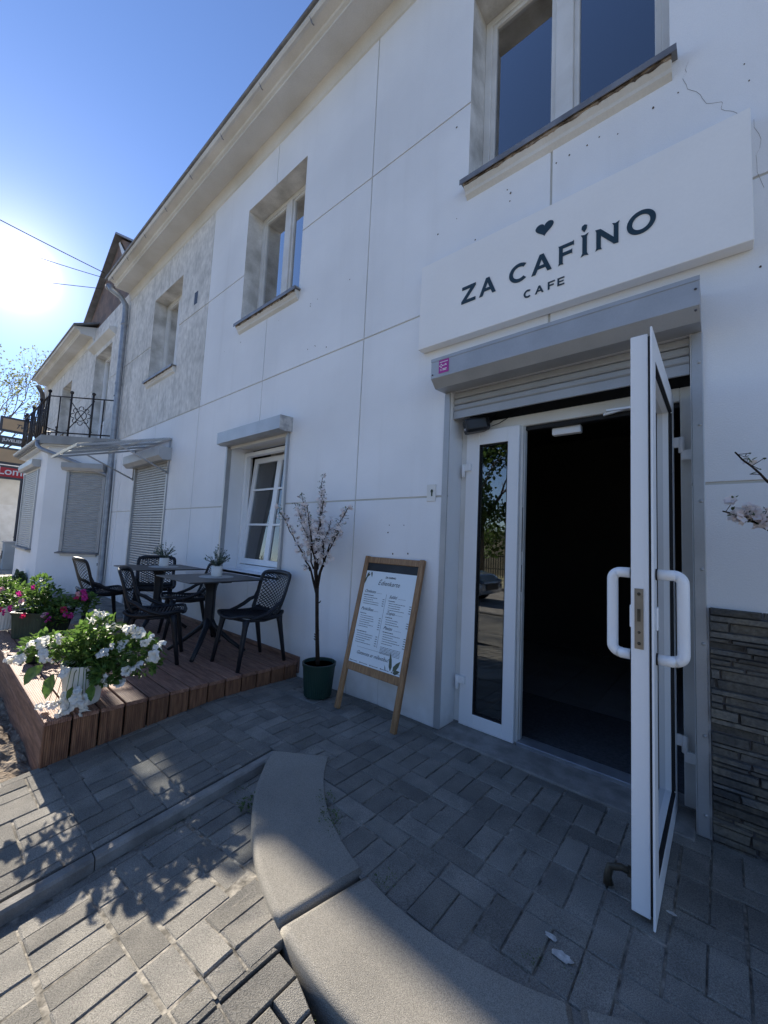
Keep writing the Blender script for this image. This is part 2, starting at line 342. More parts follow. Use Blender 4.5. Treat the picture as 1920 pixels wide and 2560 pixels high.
sheet(sb, -3.12, KI-.018, -1.6, 2.6, hup, -.005); sheet(sb, KI, 3.2, 1.6, 2.75, hup, -.005, 30, 8); sheet(sb, KI, -1.85, 1.48, 1.6, hup, -.004, 4, 4)
sb.add([(CX, CY, -.0056)]+[(CX+1.205*cos(2*pi*k/64), min(CY+1.205*sin(2*pi*k/64), 2.7), -.0056) for k in range(64)], [(0, 1+k, 1+(k+1) % 64) for k in range(64)])
sheet(sb, -3.12, -2.6, -6, -1.6, hup, -.010, 4, 8)
sheet(sb, -11, -5.9, .5, 2.6, lambda x, y: -.035, -.010)
sb.build('pavement_bedding', m_sand, kind='structure')
sb = MB(); sheet(sb, KO-.01, -1.1, -1.6, 1.8, hlo, -.003); sheet(sb, -1.1, 3.2, -1.6, .66, hlo, -.008); sb.build('pavement_bedding', m_sand, kind='structure')
# big ground, far pavement, road
gb = MB(); sheet(gb, -300, 300, -300, 300, lambda x, y: -.62, 0, 8, 8); gb.build('ground', m_dirt, kind='structure')
gb = MB(); sheet(gb, -40, 16, -3.6, -.9, lambda x, y: -.30, -.006, 6, 4); gb.build('pavement', m_paver, kind='structure')
gb = MB(); gb.box(-60, 40, -3.75, -3.6, -.6, -.27); gb.box(-60, 40, -9.95, -9.8, -.6, -.30); gb.build('road_kerb', m_kerb, kind='structure')
gb = MB(); sheet(gb, -60, 40, -9.8, -3.75, lambda x, y: -.42, 0, 4, 4); gb.build('road', m_asph, kind='structure')
gb = MB(); sheet(gb, -60, 40, -30, -9.95, lambda x, y: -.33, 0, 4, 4)
gb.build('verge', M('verge_grass', (.20, .22, .10), .95, vs=1.5, col2=(.46, .41, .31), bump=.8, bs=12, bdist=.05, fine=.2, fs=20), kind='structure')  # beige share lightened so the verge throws warm fill on the wall
# far left paving in the sun, seen between planter and building
fp = MB()
pavers(fp, [(x, x+.4, y+(.2 if i % 2 else 0), y+.4+(.2 if i % 2 else 0)) for i, x in enumerate([-19+.4*k for k in range(30)]) for y in [-3+.4*k for k in range(14)]],
       [], lambda x, y: -.10, keep=lambda x, y: x < -7.3, gap=.006, bev=.006)
fp.build('pavement', M('sandy_slab', (.36, .33, .28), .9, var=.08, vs=4, bump=.5, bs=90, fine=.15, fs=120, isl=.12), kind='structure')
fb = MB(); sheet(fb, -26, -7.2, -3.4, 8, lambda x, y: -.115, 0); fb.build('pavement_bedding', m_sand, kind='structure')
# bare earth beside the platform
ds = MB(); nx, ny = 90, 60; x0, x1, y0, y1 = -7.4, -3.115, -.9, .62
def dz(x, y):
    p = Vector((x*3.1, y*3.1, 0)); return -.245+.06*noise.fractal(p, .8, 2.0, 5)+.018*noise.fractal(p*5, .8, 2, 3)
ds.add([(x0+(x1-x0)*i/nx, y0+(y1-y0)*j/ny, dz(x0+(x1-x0)*i/nx, y0+(y1-y0)*j/ny)) for j in range(ny+1) for i in range(nx+1)],
       [(j*(nx+1)+i, j*(nx+1)+i+1, (j+1)*(nx+1)+i+1, (j+1)*(nx+1)+i) for j in range(ny) for i in range(nx)])
ds.build('dirt_strip', m_dirt, kind='structure')
# straight kerb edging the ramp
kb = MB(); ny = 30
for seg0, seg1 in ((-1.6, -.4), (-.395, .60), (.605, 1.50)):
    pr = []
    for k in range(13):
        y = seg0+(seg1-seg0)*k/12; z = hup(-2.5, y)+.022*0+.006
        z = -.115*max(0, 1.65-y)+.004 if y < 1.65 else .002
        pr.append((y, z))
    V = []
    for (y, z) in pr: V += [(KI, y, z-.2), (KI, y, z-.006), (KI+.006, y, z), (KO-.01, y, z), (KO, y, z-.010), (KO+.006, y, z-.22)]
    F = [(i*6+k, i*6+(k+1) % 6, (i+1)*6+(k+1) % 6, (i+1)*6+k) for i in range(12) for k in range(6)]+[(0, 1, 2, 3, 4, 5), tuple(72+k for k in (5, 4, 3, 2, 1, 0))]
    kb.add(V, F)
kb.build('kerb', m_kerb, kind='structure')
# curved concrete step blocks
def arc_block(a0, a1, n=22):
    bm = bmesh.new(); T = []; top = .008
    for k in range(n+1):
        a = radians(a0+(a1-a0)*k/n); T.append((CX+RO*cos(a), CY+RO*sin(a)))
    for k in range(n, -1, -1):
        a = radians(a0+(a1-a0)*k/n); T.append((CX+RI*cos(a), CY+RI*sin(a)))
    vt = [bm.verts.new((x, y, top)) for x, y in T]; vb = [bm.verts.new((x, y, -.30)) for x, y in T]
    ft = bm.faces.new(vt); bm.faces.new(vb[::-1]); m = len(T)
    for i in range(m): bm.faces.new((vt[i], vb[i], vb[(i+1) % m], vt[(i+1) % m]))
    ed = [bm.edges.get((vt[i], vt[(i+1) % m])) for i in range(n)]+[bm.edges.get((vt[n], vt[n+1])), bm.edges.get((vt[m-1], vt[0]))]
    bmesh.ops.recalc_face_normals(bm, faces=bm.faces)
    bmesh.ops.bevel(bm, geom=ed, offset=.022, segments=4, profile=.5, affect='EDGES')
    for f in bm.faces: f.smooth = len(f.verts) < 8
    me = bpy.data.meshes.new('step_block'); bm.to_mesh(me); bm.free(); me.materials.append(m_block)
    o = bpy.data.objects.new('step_block', me); COL.objects.link(o); return o
labs = ['curved concrete step block meeting the straight kerb, furthest from the open door', 'curved concrete step block half in sun in the middle of the step',
        'curved concrete step block at the right, in front of the open door leaf']
aj = math.degrees(atan2(.883-CY, -1.132-CX))
for (a, b, lb) in ((216.0, aj+360-.4 if aj < 0 else aj-.4, labs[0]), (aj+360+.35, aj+360+36, labs[1]), (aj+360+36.6, aj+360+74, labs[2])):
    props(arc_block(a, b), lb, 'step block', 'curved concrete blocks edging the entrance step')
# tufts of weeds in the joints
wd = MB()
def tuft(x, y, z, n, r, h):
    for i in range(n):
        a = random.uniform(0, 2*pi); d = r*sqrt(random.random()); px, py = x+d*cos(a), y+d*sin(a); b = random.uniform(0, 2*pi); l = random.uniform(.4, 1)*h
        s_ = l*.35; c = Vector((px, py, z+random.uniform(0, l))); u = Vector((cos(b), sin(b), random.uniform(.1, .9))).normalized(); v = u.cross(Vector((0, 0, 1))).normalized()
        wd.add([c, c+u*s_*.6+v*s_*.35, c+u*s_*1.3, c+u*s_*.6-v*s_*.35], [(0, 1, 2, 3)])
for (x, y, z, n, r, h) in ((-1.50, 1.41, .0, 60, .05, .03), (-1.38, 1.33, 0, 90, .06, .035), (-1.30, 1.28, 0, 40, .04, .02), (-.99, 1.25, 0, 70, .05, .02), (-1.80, 1.17, -.06, 90, .05, .05),
    (-1.9, 1.40, -.09, 90, .06, .05), (-1.99, 1.25, -.1, 40, .05, .03), (-.47, 1.36, 0, 60, .035, .015), (-.36, 1.40, 0, 25, .03, .012), (-1.99, .75, -.16, 30, .05, .02), (-2.0, .95, -.14, 60, .07, .03),
    (-1.66, 1.96, 0, 20, .03, .01), (-1.22, .90, -.05, 30, .03, .02), (-1.23, .79, -.055, 12, .015, .02), (-1.33, .95, -.04, 30, .02, .02), (-.95, .78, -.12, 80, .09, .03), (-.62, 2.36, .012, 40, .05, .015), (-1.95, 1.66, 0, 30, .05, .02)):
    tuft(x, y, z, n, r, h)
wd.build('weeds', m_grassm, kind='stuff')
def blot(name, x, y, r, mt, label, n=18):
    b = MB(); P = []
    for k in range(n):
        a = 2*pi*k/n; rr = r*random.uniform(.72, 1.1); P.append((x+rr*cos(a)*1.3, y+rr*sin(a)*.7))
    b.add([(x, y, .006)]+[(p[0], p[1], .0055) for p in P], [(0, 1+k, 1+(k+1) % n) for k in range(n)])
    props(b.build(name, mt), label, 'paint splash')
m_splash = M('chalky_splash', (.55, .55, .53), .9, var=.2, vs=60)
blot('paint_splash', -.40, 1.427, .026, m_splash, 'larger white paint splash on the pavers before the open door')
blot('paint_splash', -.447, 1.469, .017, m_splash, 'smaller white paint splash beside the larger one on the pavers')
blot('paint_splash', -.155, 1.86, .013, m_splash, 'white round spot on the pavers right of the open door leaf')

# ------------------------------------------------------------------ building
B = thing('cafe_building', 'two-storey white plastered building with open cafe door, balcony and shuttered bay', 'building', (-6, 2.6, 0))
XL, XR, ZT = -18.9, 6.0, 6.40
W1 = (-1.425, -.178, 4.02, 5.62); W2 = (-4.744, -3.507, 4.02, 5.62); W3 = (-8.02, -6.78, 4.02, 5.60); W4 = (-15.58, -14.37, 4.02, 5.60)
BD = (-11.95, -10.60, 3.12, 5.60); DR = (-1.507, -.108, -.05, 2.42); GW = (-4.77, -3.52, .86, 2.42); SH = (-8.22, -6.66, -.03, 2.42)
OPEN = [W1, W2, W3, W4, BD, DR, GW, SH]
GXs = [-18.0, -15.0, -12.3, -9.05, -7.40, -5.75, -4.11, -2.455, -.81, .85, 2.5, 4.1]; GZs = [1.637, 3.12, 4.71]
def grid_cells(x0, x1, z0, z1, xs, zs, opens):
    X = sorted({x0, x1, *[x for x in xs if x0 < x < x1], *[a for o in opens for a in o[:2] if x0 < a < x1]})
    Z = sorted({z0, z1, *[z for z in zs if z0 < z < z1], *[a for o in opens for a in o[2:] if z0 < a < z1]})
    for i in range(len(X)-1):
        for j in range(len(Z)-1):
            cx, cz = (X[i]+X[i+1])/2, (Z[j]+Z[j+1])/2
            if any(o[0] < cx < o[1] and o[2] < cz < o[3] for o in opens): continue
            yield X[i], X[i+1], Z[j], Z[j+1]
clean, dirty, back = MB(), MB(), MB(); GV = .0075; GD = .009
for (a, b, c, d) in grid_cells(XL, XR, -.4, ZT, GXs, GZs, OPEN):
    ia = GV if a in GXs else 0; ib = GV if b in GXs else 0; ic = GV if c in GZs else 0; id_ = GV if d in GZs else 0
    t = dirty if (b <= -5.74 and c >= 3.11) else clean
    A, Bx, Cc, D = a+ia, b-ib, c+ic, d-id_
    t.add([(A, W, Cc), (Bx, W, Cc), (Bx, W, D), (A, W, D)], [(0, 1, 2, 3)])
    for on, q in ((ia, ((A, Cc), (A, D))), (ib, ((Bx, Cc), (Bx, D))), (ic, ((A, Cc), (Bx, Cc))), (id_, ((A, D), (Bx, D)))):
        if on:
            (p, r), (s_, u) = q; t.add([(p, W, r), (s_, W, u), (s_, W+GD, u), (p, W+GD, r)], [(0, 1, 2, 3)])
    back.add([(a, W+GD, c), (b, W+GD, c), (b, W+GD, d), (a, W+GD, d)], [(0, 1, 2, 3)])
clean.build('wall', m_plaster, B); dirty.build('weathered_wall', m_dirty, B); back.build('wall_joint', m_groove, B)
for o_ in OPEN:
    a, b, c, d = o_; y1 = 2.80; t = MB()
    for q in (((a, c), (a, d)), ((b, c), (b, d)), ((a, d), (b, d)), ((a, c), (b, c))):
        (p, r), (s_, u) = q; t.add([(p, W, r), (s_, W, u), (s_, y1, u), (p, y1, r)], [(0, 1, 2, 3)])
    t.build('reveal', m_reveal if o_ in (W1, W2, W3, W4, BD) else m_plaster, B)

# shell: sides, back, floors
sh = MB(); sh.box(XL, XL+.3, W+.01, 10, -.4, ZT); sh.box(XR-.3, XR, W+.01, 10, -.4, ZT); sh.box(XL, XR, 9.7, 10, -.4, ZT); sh.build('outer_wall', m_plaster, B)
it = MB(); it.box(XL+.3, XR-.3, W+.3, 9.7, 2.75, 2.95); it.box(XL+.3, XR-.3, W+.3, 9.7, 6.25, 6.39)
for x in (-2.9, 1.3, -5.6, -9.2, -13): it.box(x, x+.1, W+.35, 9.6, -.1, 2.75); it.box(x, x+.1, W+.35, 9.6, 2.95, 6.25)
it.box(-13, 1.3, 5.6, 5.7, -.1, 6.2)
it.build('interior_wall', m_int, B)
fl = MB()
for i in range(14):
    for j in range(10):
        x = -2.8+i*.33; y = W+.30+.02+j*.33; fl.box(x+.002, x+.328, y+.002, y+.328, -.03, .012)
fl.build('floor_tile', m_floor, B)
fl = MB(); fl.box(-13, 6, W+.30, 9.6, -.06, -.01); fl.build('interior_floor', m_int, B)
# cornice
PROF = [(2.52, 6.155), (2.461, 6.155), (2.447, 6.165), (2.44, 6.20), (2.405, 6.308), (2.16, 6.293), (2.16, 6.317), (2.135, 6.33), (2.13, 6.36), (2.06, 6.385), (2.03, 6.378), (2.015, 6.40), (2.015, 6.43), (2.52, 6.60)]
cn = MB(); cn.prism(PROF[::-1], 'x', -9.50, XR+.3); cn.build('cornice', m_cream, B)
cn = MB(); cn.prism([(p[0], p[1]-.10) for p in PROF[::-1]], 'x', -18.0, -12.25); cn.build('cornice', m_cream, B)
rf = MB()
rf.prism([(1.995, 6.432), (1.985, 6.44), (1.985, 6.458), (5.9, 8.40), (10.5, 6.46), (10.5, 6.432), (5.9, 8.36), (2.02, 6.432)][::-1], 'x', -9.62, XR+.4)
rf.prism([(1.995, 6.332), (1.985, 6.34), (1.985, 6.358), (5.9, 8.30), (10.5, 6.36), (10.5, 6.332), (5.9, 8.26), (2.02, 6.332)][::-1], 'x', -18.12, -12.15)
R_ = rf.build('roof', m_zinc, B)
for x in [-9.3+.9*k for k in range(12)]: bk = MB(); bk.tube([(x, 2.02, 6.40), (x+.005, 2.05, 6.35), (x+.02, 2.06, 6.33)], .006, 5); bk.build('gutter_hook', m_zinc, R_)
# gabled attic dormer above the balcony door
gbm = MB(); gbm.prism([(-13.1, 6.15), (-8.75, 6.15), (-8.75, 6.95), (-10.93, 8.30), (-13.1, 6.92)], 'y', 2.50, 5.5); GA = gbm.build('gable_wall', m_brown, B)
gv = MB()
for (xa, za, xb, zb) in ((-10.93, 8.36, -13.30, 6.86), (-10.93, 8.36, -8.55, 6.86)):
    d = Vector((xb-xa, 0, zb-za)).normalized(); nn = Vector((-d.z, 0, d.x)); nn = nn if nn.z > 0 else -nn
    c = Vector(((xa+xb)/2, 3.7, (za+zb)/2))+nn*.02; gv.obox(c, d, (0, 1, 0), nn, Vector((xb-xa, 0, zb-za)).length/2+.01, 1.33, .02)
gv.build('gable_roof', m_zinc, GA)
gv = MB(); gv.add([(-11.0, 2.47, 8.20), (-10.90, 2.47, 8.20), (-10.15, 2.47, 7.45), (-10.38, 2.47, 7.45)], [(0, 1, 2, 3)]); gv.add([(-11.0, 2.50, 8.20), (-10.90, 2.50, 8.20), (-10.15, 2.50, 7.45), (-10.38, 2.50, 7.45)], [(3, 2, 1, 0)])
gv.build('gable_pale_strip', m_pvc_d, GA)  # pale flat strip laid on the gable wall
# pits, cracks in the render
def pit_mesh(pts, name, mt):
    for (x, z) in pts:
        b = MB(); r = random.uniform(.0035, .008); n = 9; P = [(x+r*random.uniform(.6, 1.15)*cos(2*pi*k/n), W-.0015, z+r*random.uniform(.7, 1.3)*sin(2*pi*k/n)) for k in range(n)]
        b.add([(x, W-.0012, z)]+P, [(0, 1+(k+1) % n, 1+k) for k in range(n)]); b.build(name, mt, B)
pit_mesh([(0.123, 3.747), (0.139, 3.644), (-0.143, 3.796), (-0.256, 3.79), (-0.43, 3.751), (-0.528, 3.799), (-0.596, 3.789), (-0.699, 3.791), (-0.779, 3.787), (-1.11, 3.795), (-1.085, 3.756), (-1.089, 3.697), (-1.515, 3.793), (-1.685, 3.75), (-1.35, 3.538), (-1.544, 4.58), (-2.688, 3.79), (-3.165, 3.774), (-3.274, 3.766), (-3.28, 3.74), (-3.852, 3.781), (-4.696, 3.776), (-5.118, 3.774), (-3.148, 3.261), (-3.165, 3.27), (-3.277, 3.263), (-2.976, 3.199), (-5.737, 3.233), (.16, 2.66), (-1.9, 1.42), (-2.05, 1.42), (-2.06, 1.36), (-1.85, 1.2), (-2.0, 1.19), (.3, 1.55)], 'fixing_hole', m_pit)
def crack(pts, wd_):
    ck = MB(); wd_ *= .6
    P = []
    for i in range(len(pts)-1):
        for k in range(3):
            t = k/3; P.append((pts[i][0]*(1-t)+pts[i+1][0]*t+random.uniform(-.006, .006), pts[i][1]*(1-t)+pts[i+1][1]*t+random.uniform(-.006, .006)))
    P.append(pts[-1])
    V = []
    for i, p in enumerate(P): V += [(p[0]-wd_, W-.001, p[1]-wd_), (p[0]+wd_, W-.001, p[1]+wd_)]
    ck.add(V, [(2*i, 2*i+2, 2*i+3, 2*i+1) for i in range(len(P)-1)]); ck.build('crack', m_crack, B)
crack([(-0.099, 3.94), (-0.117, 3.863), (-0.1, 3.786), (-0.047, 3.717), (-0.028, 3.645), (0.03, 3.609), (0.038, 3.563), (0.079, 3.529), (.12, 3.45)], .0011)
crack([(.15, 3.43), (.17, 3.3), (.155, 3.2), (.18, 3.05)], .0009); crack([(.20, 2.62), (.24, 2.5), (.20, 2.38), (.26, 2.2)], .0008); crack([(-2.09, 0), (-2.085, .2), (-2.09, .45)], .0012)
vt = MB(); vt.box(-6.26, -6.15, W-.002, W+.006, 4.86, 5.06); vt.build('wall_vent', m_black, B)
# --- stone cladding right of the door
s = MB(); s.box(-.05, 1.6, W-.006, W-.001, -.05, 1.04); s.build('mortar', m_dgrey, B)
scl = MB(); z = -.02
while z < 1.03:
    h = random.choice((.020, .026, .030, .036, .044)); x = -.050+random.uniform(-.25, 0)
    if z+h > 1.045: h = 1.045-z
    while x < 1.6:
        l = random.uniform(.09, .30); xa = max(x, -.050); xb = min(x+l, 1.6)
        if xb-xa > .02:
            dpt = random.uniform(.008, .034); e = .0018; j = lambda: random.uniform(-.003, .003)
            V = [(xa+e, W, z+e), (xb-e, W, z+e), (xb-e, W, z+h-e), (xa+e, W, z+h-e)]
            q = .004
            V += [(xa+e+q+j(), W-dpt+j(), z+e+q*.6), (xb-e-q+j(), W-dpt+j(), z+e+q*.6), (xb-e-q+j(), W-dpt+j(), z+h-e-q*.6), (xa+e+q+j(), W-dpt+j(), z+h-e-q*.6)]
            scl.add(V, [(4, 5, 6, 7), (0, 1, 5, 4), (1, 2, 6, 5), (2, 3, 7, 6), (3, 0, 4, 7)])
        x += l
    z += h
scl.build('stone_cladding', m_stone, B)
# --- windows
def upper_window(o_, nm='window', curt=False, frame_y=.215, label=None):
    a, b, c, d = o_; y = W+frame_y; f = MB()
    fwid = .055
    f.box(a, a+fwid, y, y+.07, c, d); f.box(b-fwid, b, y, y+.07, c, d); f.box(a+fwid, b-fwid, y, y+.07, d-fwid, d); f.box(a+fwid, b-fwid, y, y+.07, c, c+fwid)
    mid = (a+b)/2; f.box(mid-.06, mid+.06, y-.008, y+.07, c+fwid, d-fwid)
    wi = f.build(nm, m_pvc_d, B, bevel=.004)
    for (p, q) in ((a+fwid, mid-.06), (mid+.06, b-fwid)):
        s = MB(); s.box(p, p+.035, y+.012, y+.06, c+fwid, d-fwid); s.box(q-.035, q, y+.012, y+.06, c+fwid, d-fwid); s.box(p+.035, q-.035, y+.012, y+.06, c+fwid, c+fwid+.04); s.box(p+.035, q-.035, y+.012, y+.06, d-fwid-.035, d-fwid)
        s.build('sash', m_pvc_d, wi, bevel=.003)
        g_ = MB(); g_.box(p+.03, q-.03, y+.034, y+.040, c+fwid+.03, d-fwid-.03); g_.build('pane', m_glassd, wi)
    n = 26
    for (p, q) in ((a+.05, a+.50), (b-.50, b-.05)):
        V = []; cm = MB()
        for k in range(n+1):
            x = p+(q-p)*k/n; yy = y+.13+.02*sin(k*1.9); V += [(x, yy, c), (x, yy, d)]
        cm.add(V, [(2*k, 2*k+2, 2*k+3, 2*k+1) for k in range(n)], True); cm.build('curtain', m_curt, wi)
    sl = MB(); sl.box(a-.03, b+.035, W-.075, W+frame_y, c-.022, c-.004); sl.box(a-.03, b+.035, W-.080, W-.074, c-.045, c-.006)
    sl.build('sill', m_zinc, wi)
    s2 = MB(); s2.prism([(W-.055, c-.024), (W-.058, c-.06), (W-.035, c-.085), (W-.03, c-.105), (W+.0, c-.13), (W+.01, c-.13), (W+.01, c-.024)], 'x', a-.005, b+.01)
    s2.build('sill_moulding', m_cream, wi)
    s3 = MB(); n = 60; V = []
    for k in range(n+1):
        x = a-.008+(b-a+.02)*k/n; q = random.uniform(0, .012); V += [(x, W-.060-q*.3, c-.023), (x, W-.063-q*.5, c-.050-q), (x, W-.050, c-.052-q)]
    s3.add(V, [(3*k+i, 3*k+3+i, 3*k+4+i, 3*k+1+i) for k in range(n) for i in (0, 1)]); s3.build('crumbling_strip', m_rust, wi)
    return wi
for o_ in (W1, W2, W3, W4): upper_window(o_)
# --- balcony door
bdm = MB(); a, b, c, d = BD; y = W+.2
bdm.box(a, a+.07, y, y+.07, c, d); bdm.box(b-.07, b, y, y+.07, c, d); bdm.box(a+.07, b-.07, y, y+.07, d-.07, d); bdm.box(a+.07, b-.07, y, y+.07, c, c+.08)
bdm.box(a+.6, a+.70, y+.003, y+.068, c+.08, d-.07); bdm.box(a+.07, b-.07, y+.01, y+.06, c+.72, c+.82)
bdo = bdm.build('balcony_door', m_pvc, B, bevel=.004)
g_ = MB(); g_.box(a+.06, b-.06, y+.034, y+.04, c+.8, d-.06); g_.build('pane', m_glassd, bdo)
g_ = MB(); g_.box(a+.06, b-.06, y+.030, y+.045, c+.07, c+.73); g_.build('panel', m_pvc, bdo)
hd = MB(); hd.prism([(W-.14, 5.86), (W-.14, 5.80), (W-.05, 5.74), (W+.01, 5.70), (W+.01, 5.90)], 'x', a-.2, b+.2); hd.build('door_hood', m_cream, B)
# --- ground floor window with roller box, tilted inward
def roller_box(x0, x1, ztop, mtl, dep=.19, h=.21):
    b = MB(); b.prism([(W+.002, ztop), (W-dep, ztop-.01), (W-dep, ztop-.15), (W-dep+.06, ztop-h), (W+.002, ztop-h+.012)], 'x', x0, x1); return b
m_mott = M('mottled_old_box_paint', (.50, .49, .47), .6, vs=14, col2=(.30, .30, .30), fine=.08, fs=40, thr=(.4, .55))
gbx = roller_box(-4.80, -3.457, 2.56, None, dep=.158, h=.165).build('shutter_box', m_grey, B)
ed = MB(); ed.prism([(W+.003, 2.562), (W-.161, 2.551), (W-.161, 2.40), (W-.10, 2.392), (W+.003, 2.405)], 'x', -3.4565, -3.451); ed.build('end_cap', m_mott, gbx)
each([bx(-4.80, -4.765, W-.03, W+.03, .86, 2.40), bx(-3.525, -3.487, W-.03, W+.03, .86, 2.40)], 'guide_rail', m_grey, gbx, bevel=.003)
cs = MB(); cs.box(-4.765, -3.525, W+.01, W+.03, 2.375, 2.41); cs.build('slat_curtain', m_pvc_d, gbx)
fy = W+.215; a, b, c, d = -4.765, -3.525, .86, 2.36
f = MB(); f.box(a, a+.05, fy, fy+.07, c, d); f.box(b-.05, b, fy, fy+.07, c, d); f.box(a+.05, b-.05, fy, fy+.07, d-.05, d); f.box(a+.05, b-.05, fy, fy+.07, c, c+.06); f.box(a, b, fy-.012, fy+.04, c-.035, c+.03)
gw = f.build('window', m_pvc, B, bevel=.004)
f = MB(); f.box(a, b, W+.0, fy-.013, c-.03, c-.004); f.build('sill', m_zinc, gw)
tilt = radians(4.8); sx0, sx1, sz0, sz1 = a+.045, b-.045, c+.07, d-.05
def tl(x0, x1, z0, z1, t, y0=0.):
    P = []
    for zz in (z0, z1):
        for yy in (y0, y0+t):
            Z = zz-sz0; P.append((zz, fy+.01+yy*cos(tilt)+Z*sin(tilt), sz0+Z*cos(tilt)-yy*sin(tilt)))
    (q0, q1, q2, q3) = [(p[1], p[2]) for p in P]
    return [q0, q1, q3, q2]
s = MB(); mx_ = (sx0+sx1)/2
for (x0, x1, z0, z1) in ((sx0, sx0+.075, sz0, sz1), (sx1-.075, sx1, sz0, sz1), (sx0+.075, sx1-.075, sz0, sz0+.07), (sx0+.075, sx1-.075, sz1-.07, sz1), (mx_-.045, mx_+.045, sz0+.07, sz1-.07)):
    s.prism(tl(x0, x1, z0, z1, .055), 'x', x0, x1)
for zz in (sz0+.5, sz0+.95):
    s.prism(tl(0, 0, zz-.013, zz+.013, .01, -.004), 'x', sx0+.07, mx_-.044); s.prism(tl(0, 0, zz-.013, zz+.013, .01, -.004), 'x', mx_+.044, sx1-.07)
sa = s.build('sash', m_pvc, gw, bevel=.003)
for (x0, x1) in ((sx0+.06, mx_-.04), (mx_+.04, sx1-.06)): s = MB(); s.prism(tl(0, 0, sz0+.06, sz1-.06, .006, .022), 'x', x0, x1); s.build('pane', m_glass, gw)
n = 60
for (p, q, ph) in ((a+.25, a+.85, 0), (b-.38, b-.02, 2)):
    V = []; s = MB()
    for k in range(n+1):
        x = p+(q-p)*k/n; yy = fy+.22+.022*sin(k*.75+ph)+.01*sin(k*.31); V += [(x, yy, c-.05), (x+.03*sin(k*.2), yy+.01, d+.03)]
    s.add(V, [(2*k, 2*k+2, 2*k+3, 2*k+1) for k in range(n)], True); s.build('curtain', m_curt, gw)
# --- closed shuttered door under the canopy
def slats(mb, x0, x1, z0, z1, y, p=.042):
    z = z0
    while z < z1-.005:
        zz = min(z+p, z1); mb.prism([(y, z+.003), (y-.008, z+.012), (y-.008, zz-.010), (y, zz-.002), (y+.006, zz-.002), (y+.006, z+.003)], 'x', x0, x1); z += p
sb3 = roller_box(-8.30, -6.60, 2.62, None).build('shutter_box', m_grey, B)
s = MB(); slats(s, -8.17, -6.71, 0, 2.41, W+.02); s.build('slat_curtain', m_greyd, sb3)
each([bx(-8.22, -8.17, W-.02, W+.03, -.03, 2.42), bx(-6.71, -6.66, W-.02, W+.03, -.03, 2.42)], 'guide_rail', m_grey, sb3, bevel=.003)
# --- cafe door: roller box, rails, curtain
sb1 = roller_box(-1.56, -.06, 2.605, None, dep=.20, h=.205).build('shutter_box', m_grey, B)
s = MB(); s.box(-1.562, -.058, W-.203, W-.198, 2.575, 2.598); s.build('lid_lip', m_grey, sb1)
s = MB()
for (x, z) in ((-1.548, 2.48), (-.075, 2.535), (-.075, 2.43)): s.ball((x, W-.201, z), .006)
s.build('screw', m_dgrey, sb1)
RL = each([bx(-1.558, -1.510, W-.014, W+.03, 0.0, 2.405), bx(-.104, -.056, W-.014, W+.03, 0.0, 2.405)], 'guide_rail', m_grey, sb1, bevel=.004)[1]
for z in (2.25, 1.93, 1.55, 1.22, .87, .45, .1): s = MB(); s.ball((-.072, W-.014, z), .008); s.build('rivet', m_grey, sb1)
s = MB(); slats(s, -1.50, -.112, 2.272, 2.415, W+.035, .0475); s.box(-1.50, -.112, W+.026, W+.041, 2.215, 2.270); s.build('slat_curtain', m_greyd, sb1)
s = MB(); s.box(-1.507, -.108, W+.29, W+.30, 2.2, 2.45); s.build('transom_dark_panel', m_black, B)  # black sheet standing in for the dark recess above the header
# sill / threshold
s = MB(); s.box(-1.505, -.11, 2.375, W+.17, -.05, .010); s.box(-1.505, -.11, W+.17, W+.30, -.05, .018); s.build('threshold', m_conc, B, bevel=.004)
s = MB(); s.box(-1.03, -.2, W+.155, W+.27, .0, .034); s.build('threshold_strip', m_galv, B, bevel=.003)
# fixed frame
fy = 2.64
s = MB(); s.box(-1.507, -1.452, fy, fy+.07, .0, 2.205); s.box(-.162, -.108, fy, fy+.07, 0, 2.205); s.box(-1.452, -.162, fy, fy+.07, 2.128, 2.205)
FR = s.build('door_frame', m_pvc_d, B, bevel=.004)
s = MB(); s.box(-1.04, -.165, fy+.02, fy+.07, 2.10, 2.127); s.build('rebate', m_rub, FR)
# narrow closed leaf
y0 = 2.618
s = MB(); s.box(-1.455, -1.350, y0, y0+.065, .012, 2.135); s.box(-1.132, -1.050, y0, y0+.065, .012, 2.135); s.box(-1.350, -1.132, y0, y0+.065, .012, .105); s.box(-1.350, -1.132, y0, y0+.065, 2.030, 2.135)
LF = s.build('door_side_leaf', m_pvc, B, bevel=.003)
s = MB(); s.box(-1.352, -1.130, y0+.026, y0+.034, .10, 2.035); s.build('pane', m_glassdoor, LF)
s = MB()
for (x0, x1, z0, z1) in ((-1.350, -1.344, .105, 2.03), (-1.138, -1.132, .105, 2.03), (-1.344, -1.138, .105, .111), (-1.344, -1.138, 2.024, 2.03)): s.box(x0, x1, y0+.004, y0+.03, z0, z1)
s.build('gasket', m_rub, LF)
s = MB(); s.box(-1.049, -1.030, y0+.022, y0+.072, .012, 2.13); s.box(-1.029, -1.022, y0+.035, y0+.075, .012, 2.13); s.build('meeting_stile', m_pvc_d, LF, bevel=.002)
each([bx(-1.030, -1.0275, y0+.028, y0+.04, 1.26, 1.56), bx(-1.030, -1.0275, y0+.028, y0+.04, .99, 1.17)], 'strike_plate', m_dgrey, LF)
def hinge(mb, x, y, z, sx=1):
    mb.box(x-.004*sx, x+.048*sx, y-.022, y-.001, z, z+.05); mb.tube([(x-.012*sx, y-.016, z-.045), (x-.012*sx, y-.016, z+.05)], .013, 12)
for z in (1.84, .30): s = MB(); hinge(s, -1.455, y0, z); s.build('hinge', m_pvc, LF, bevel=.002)
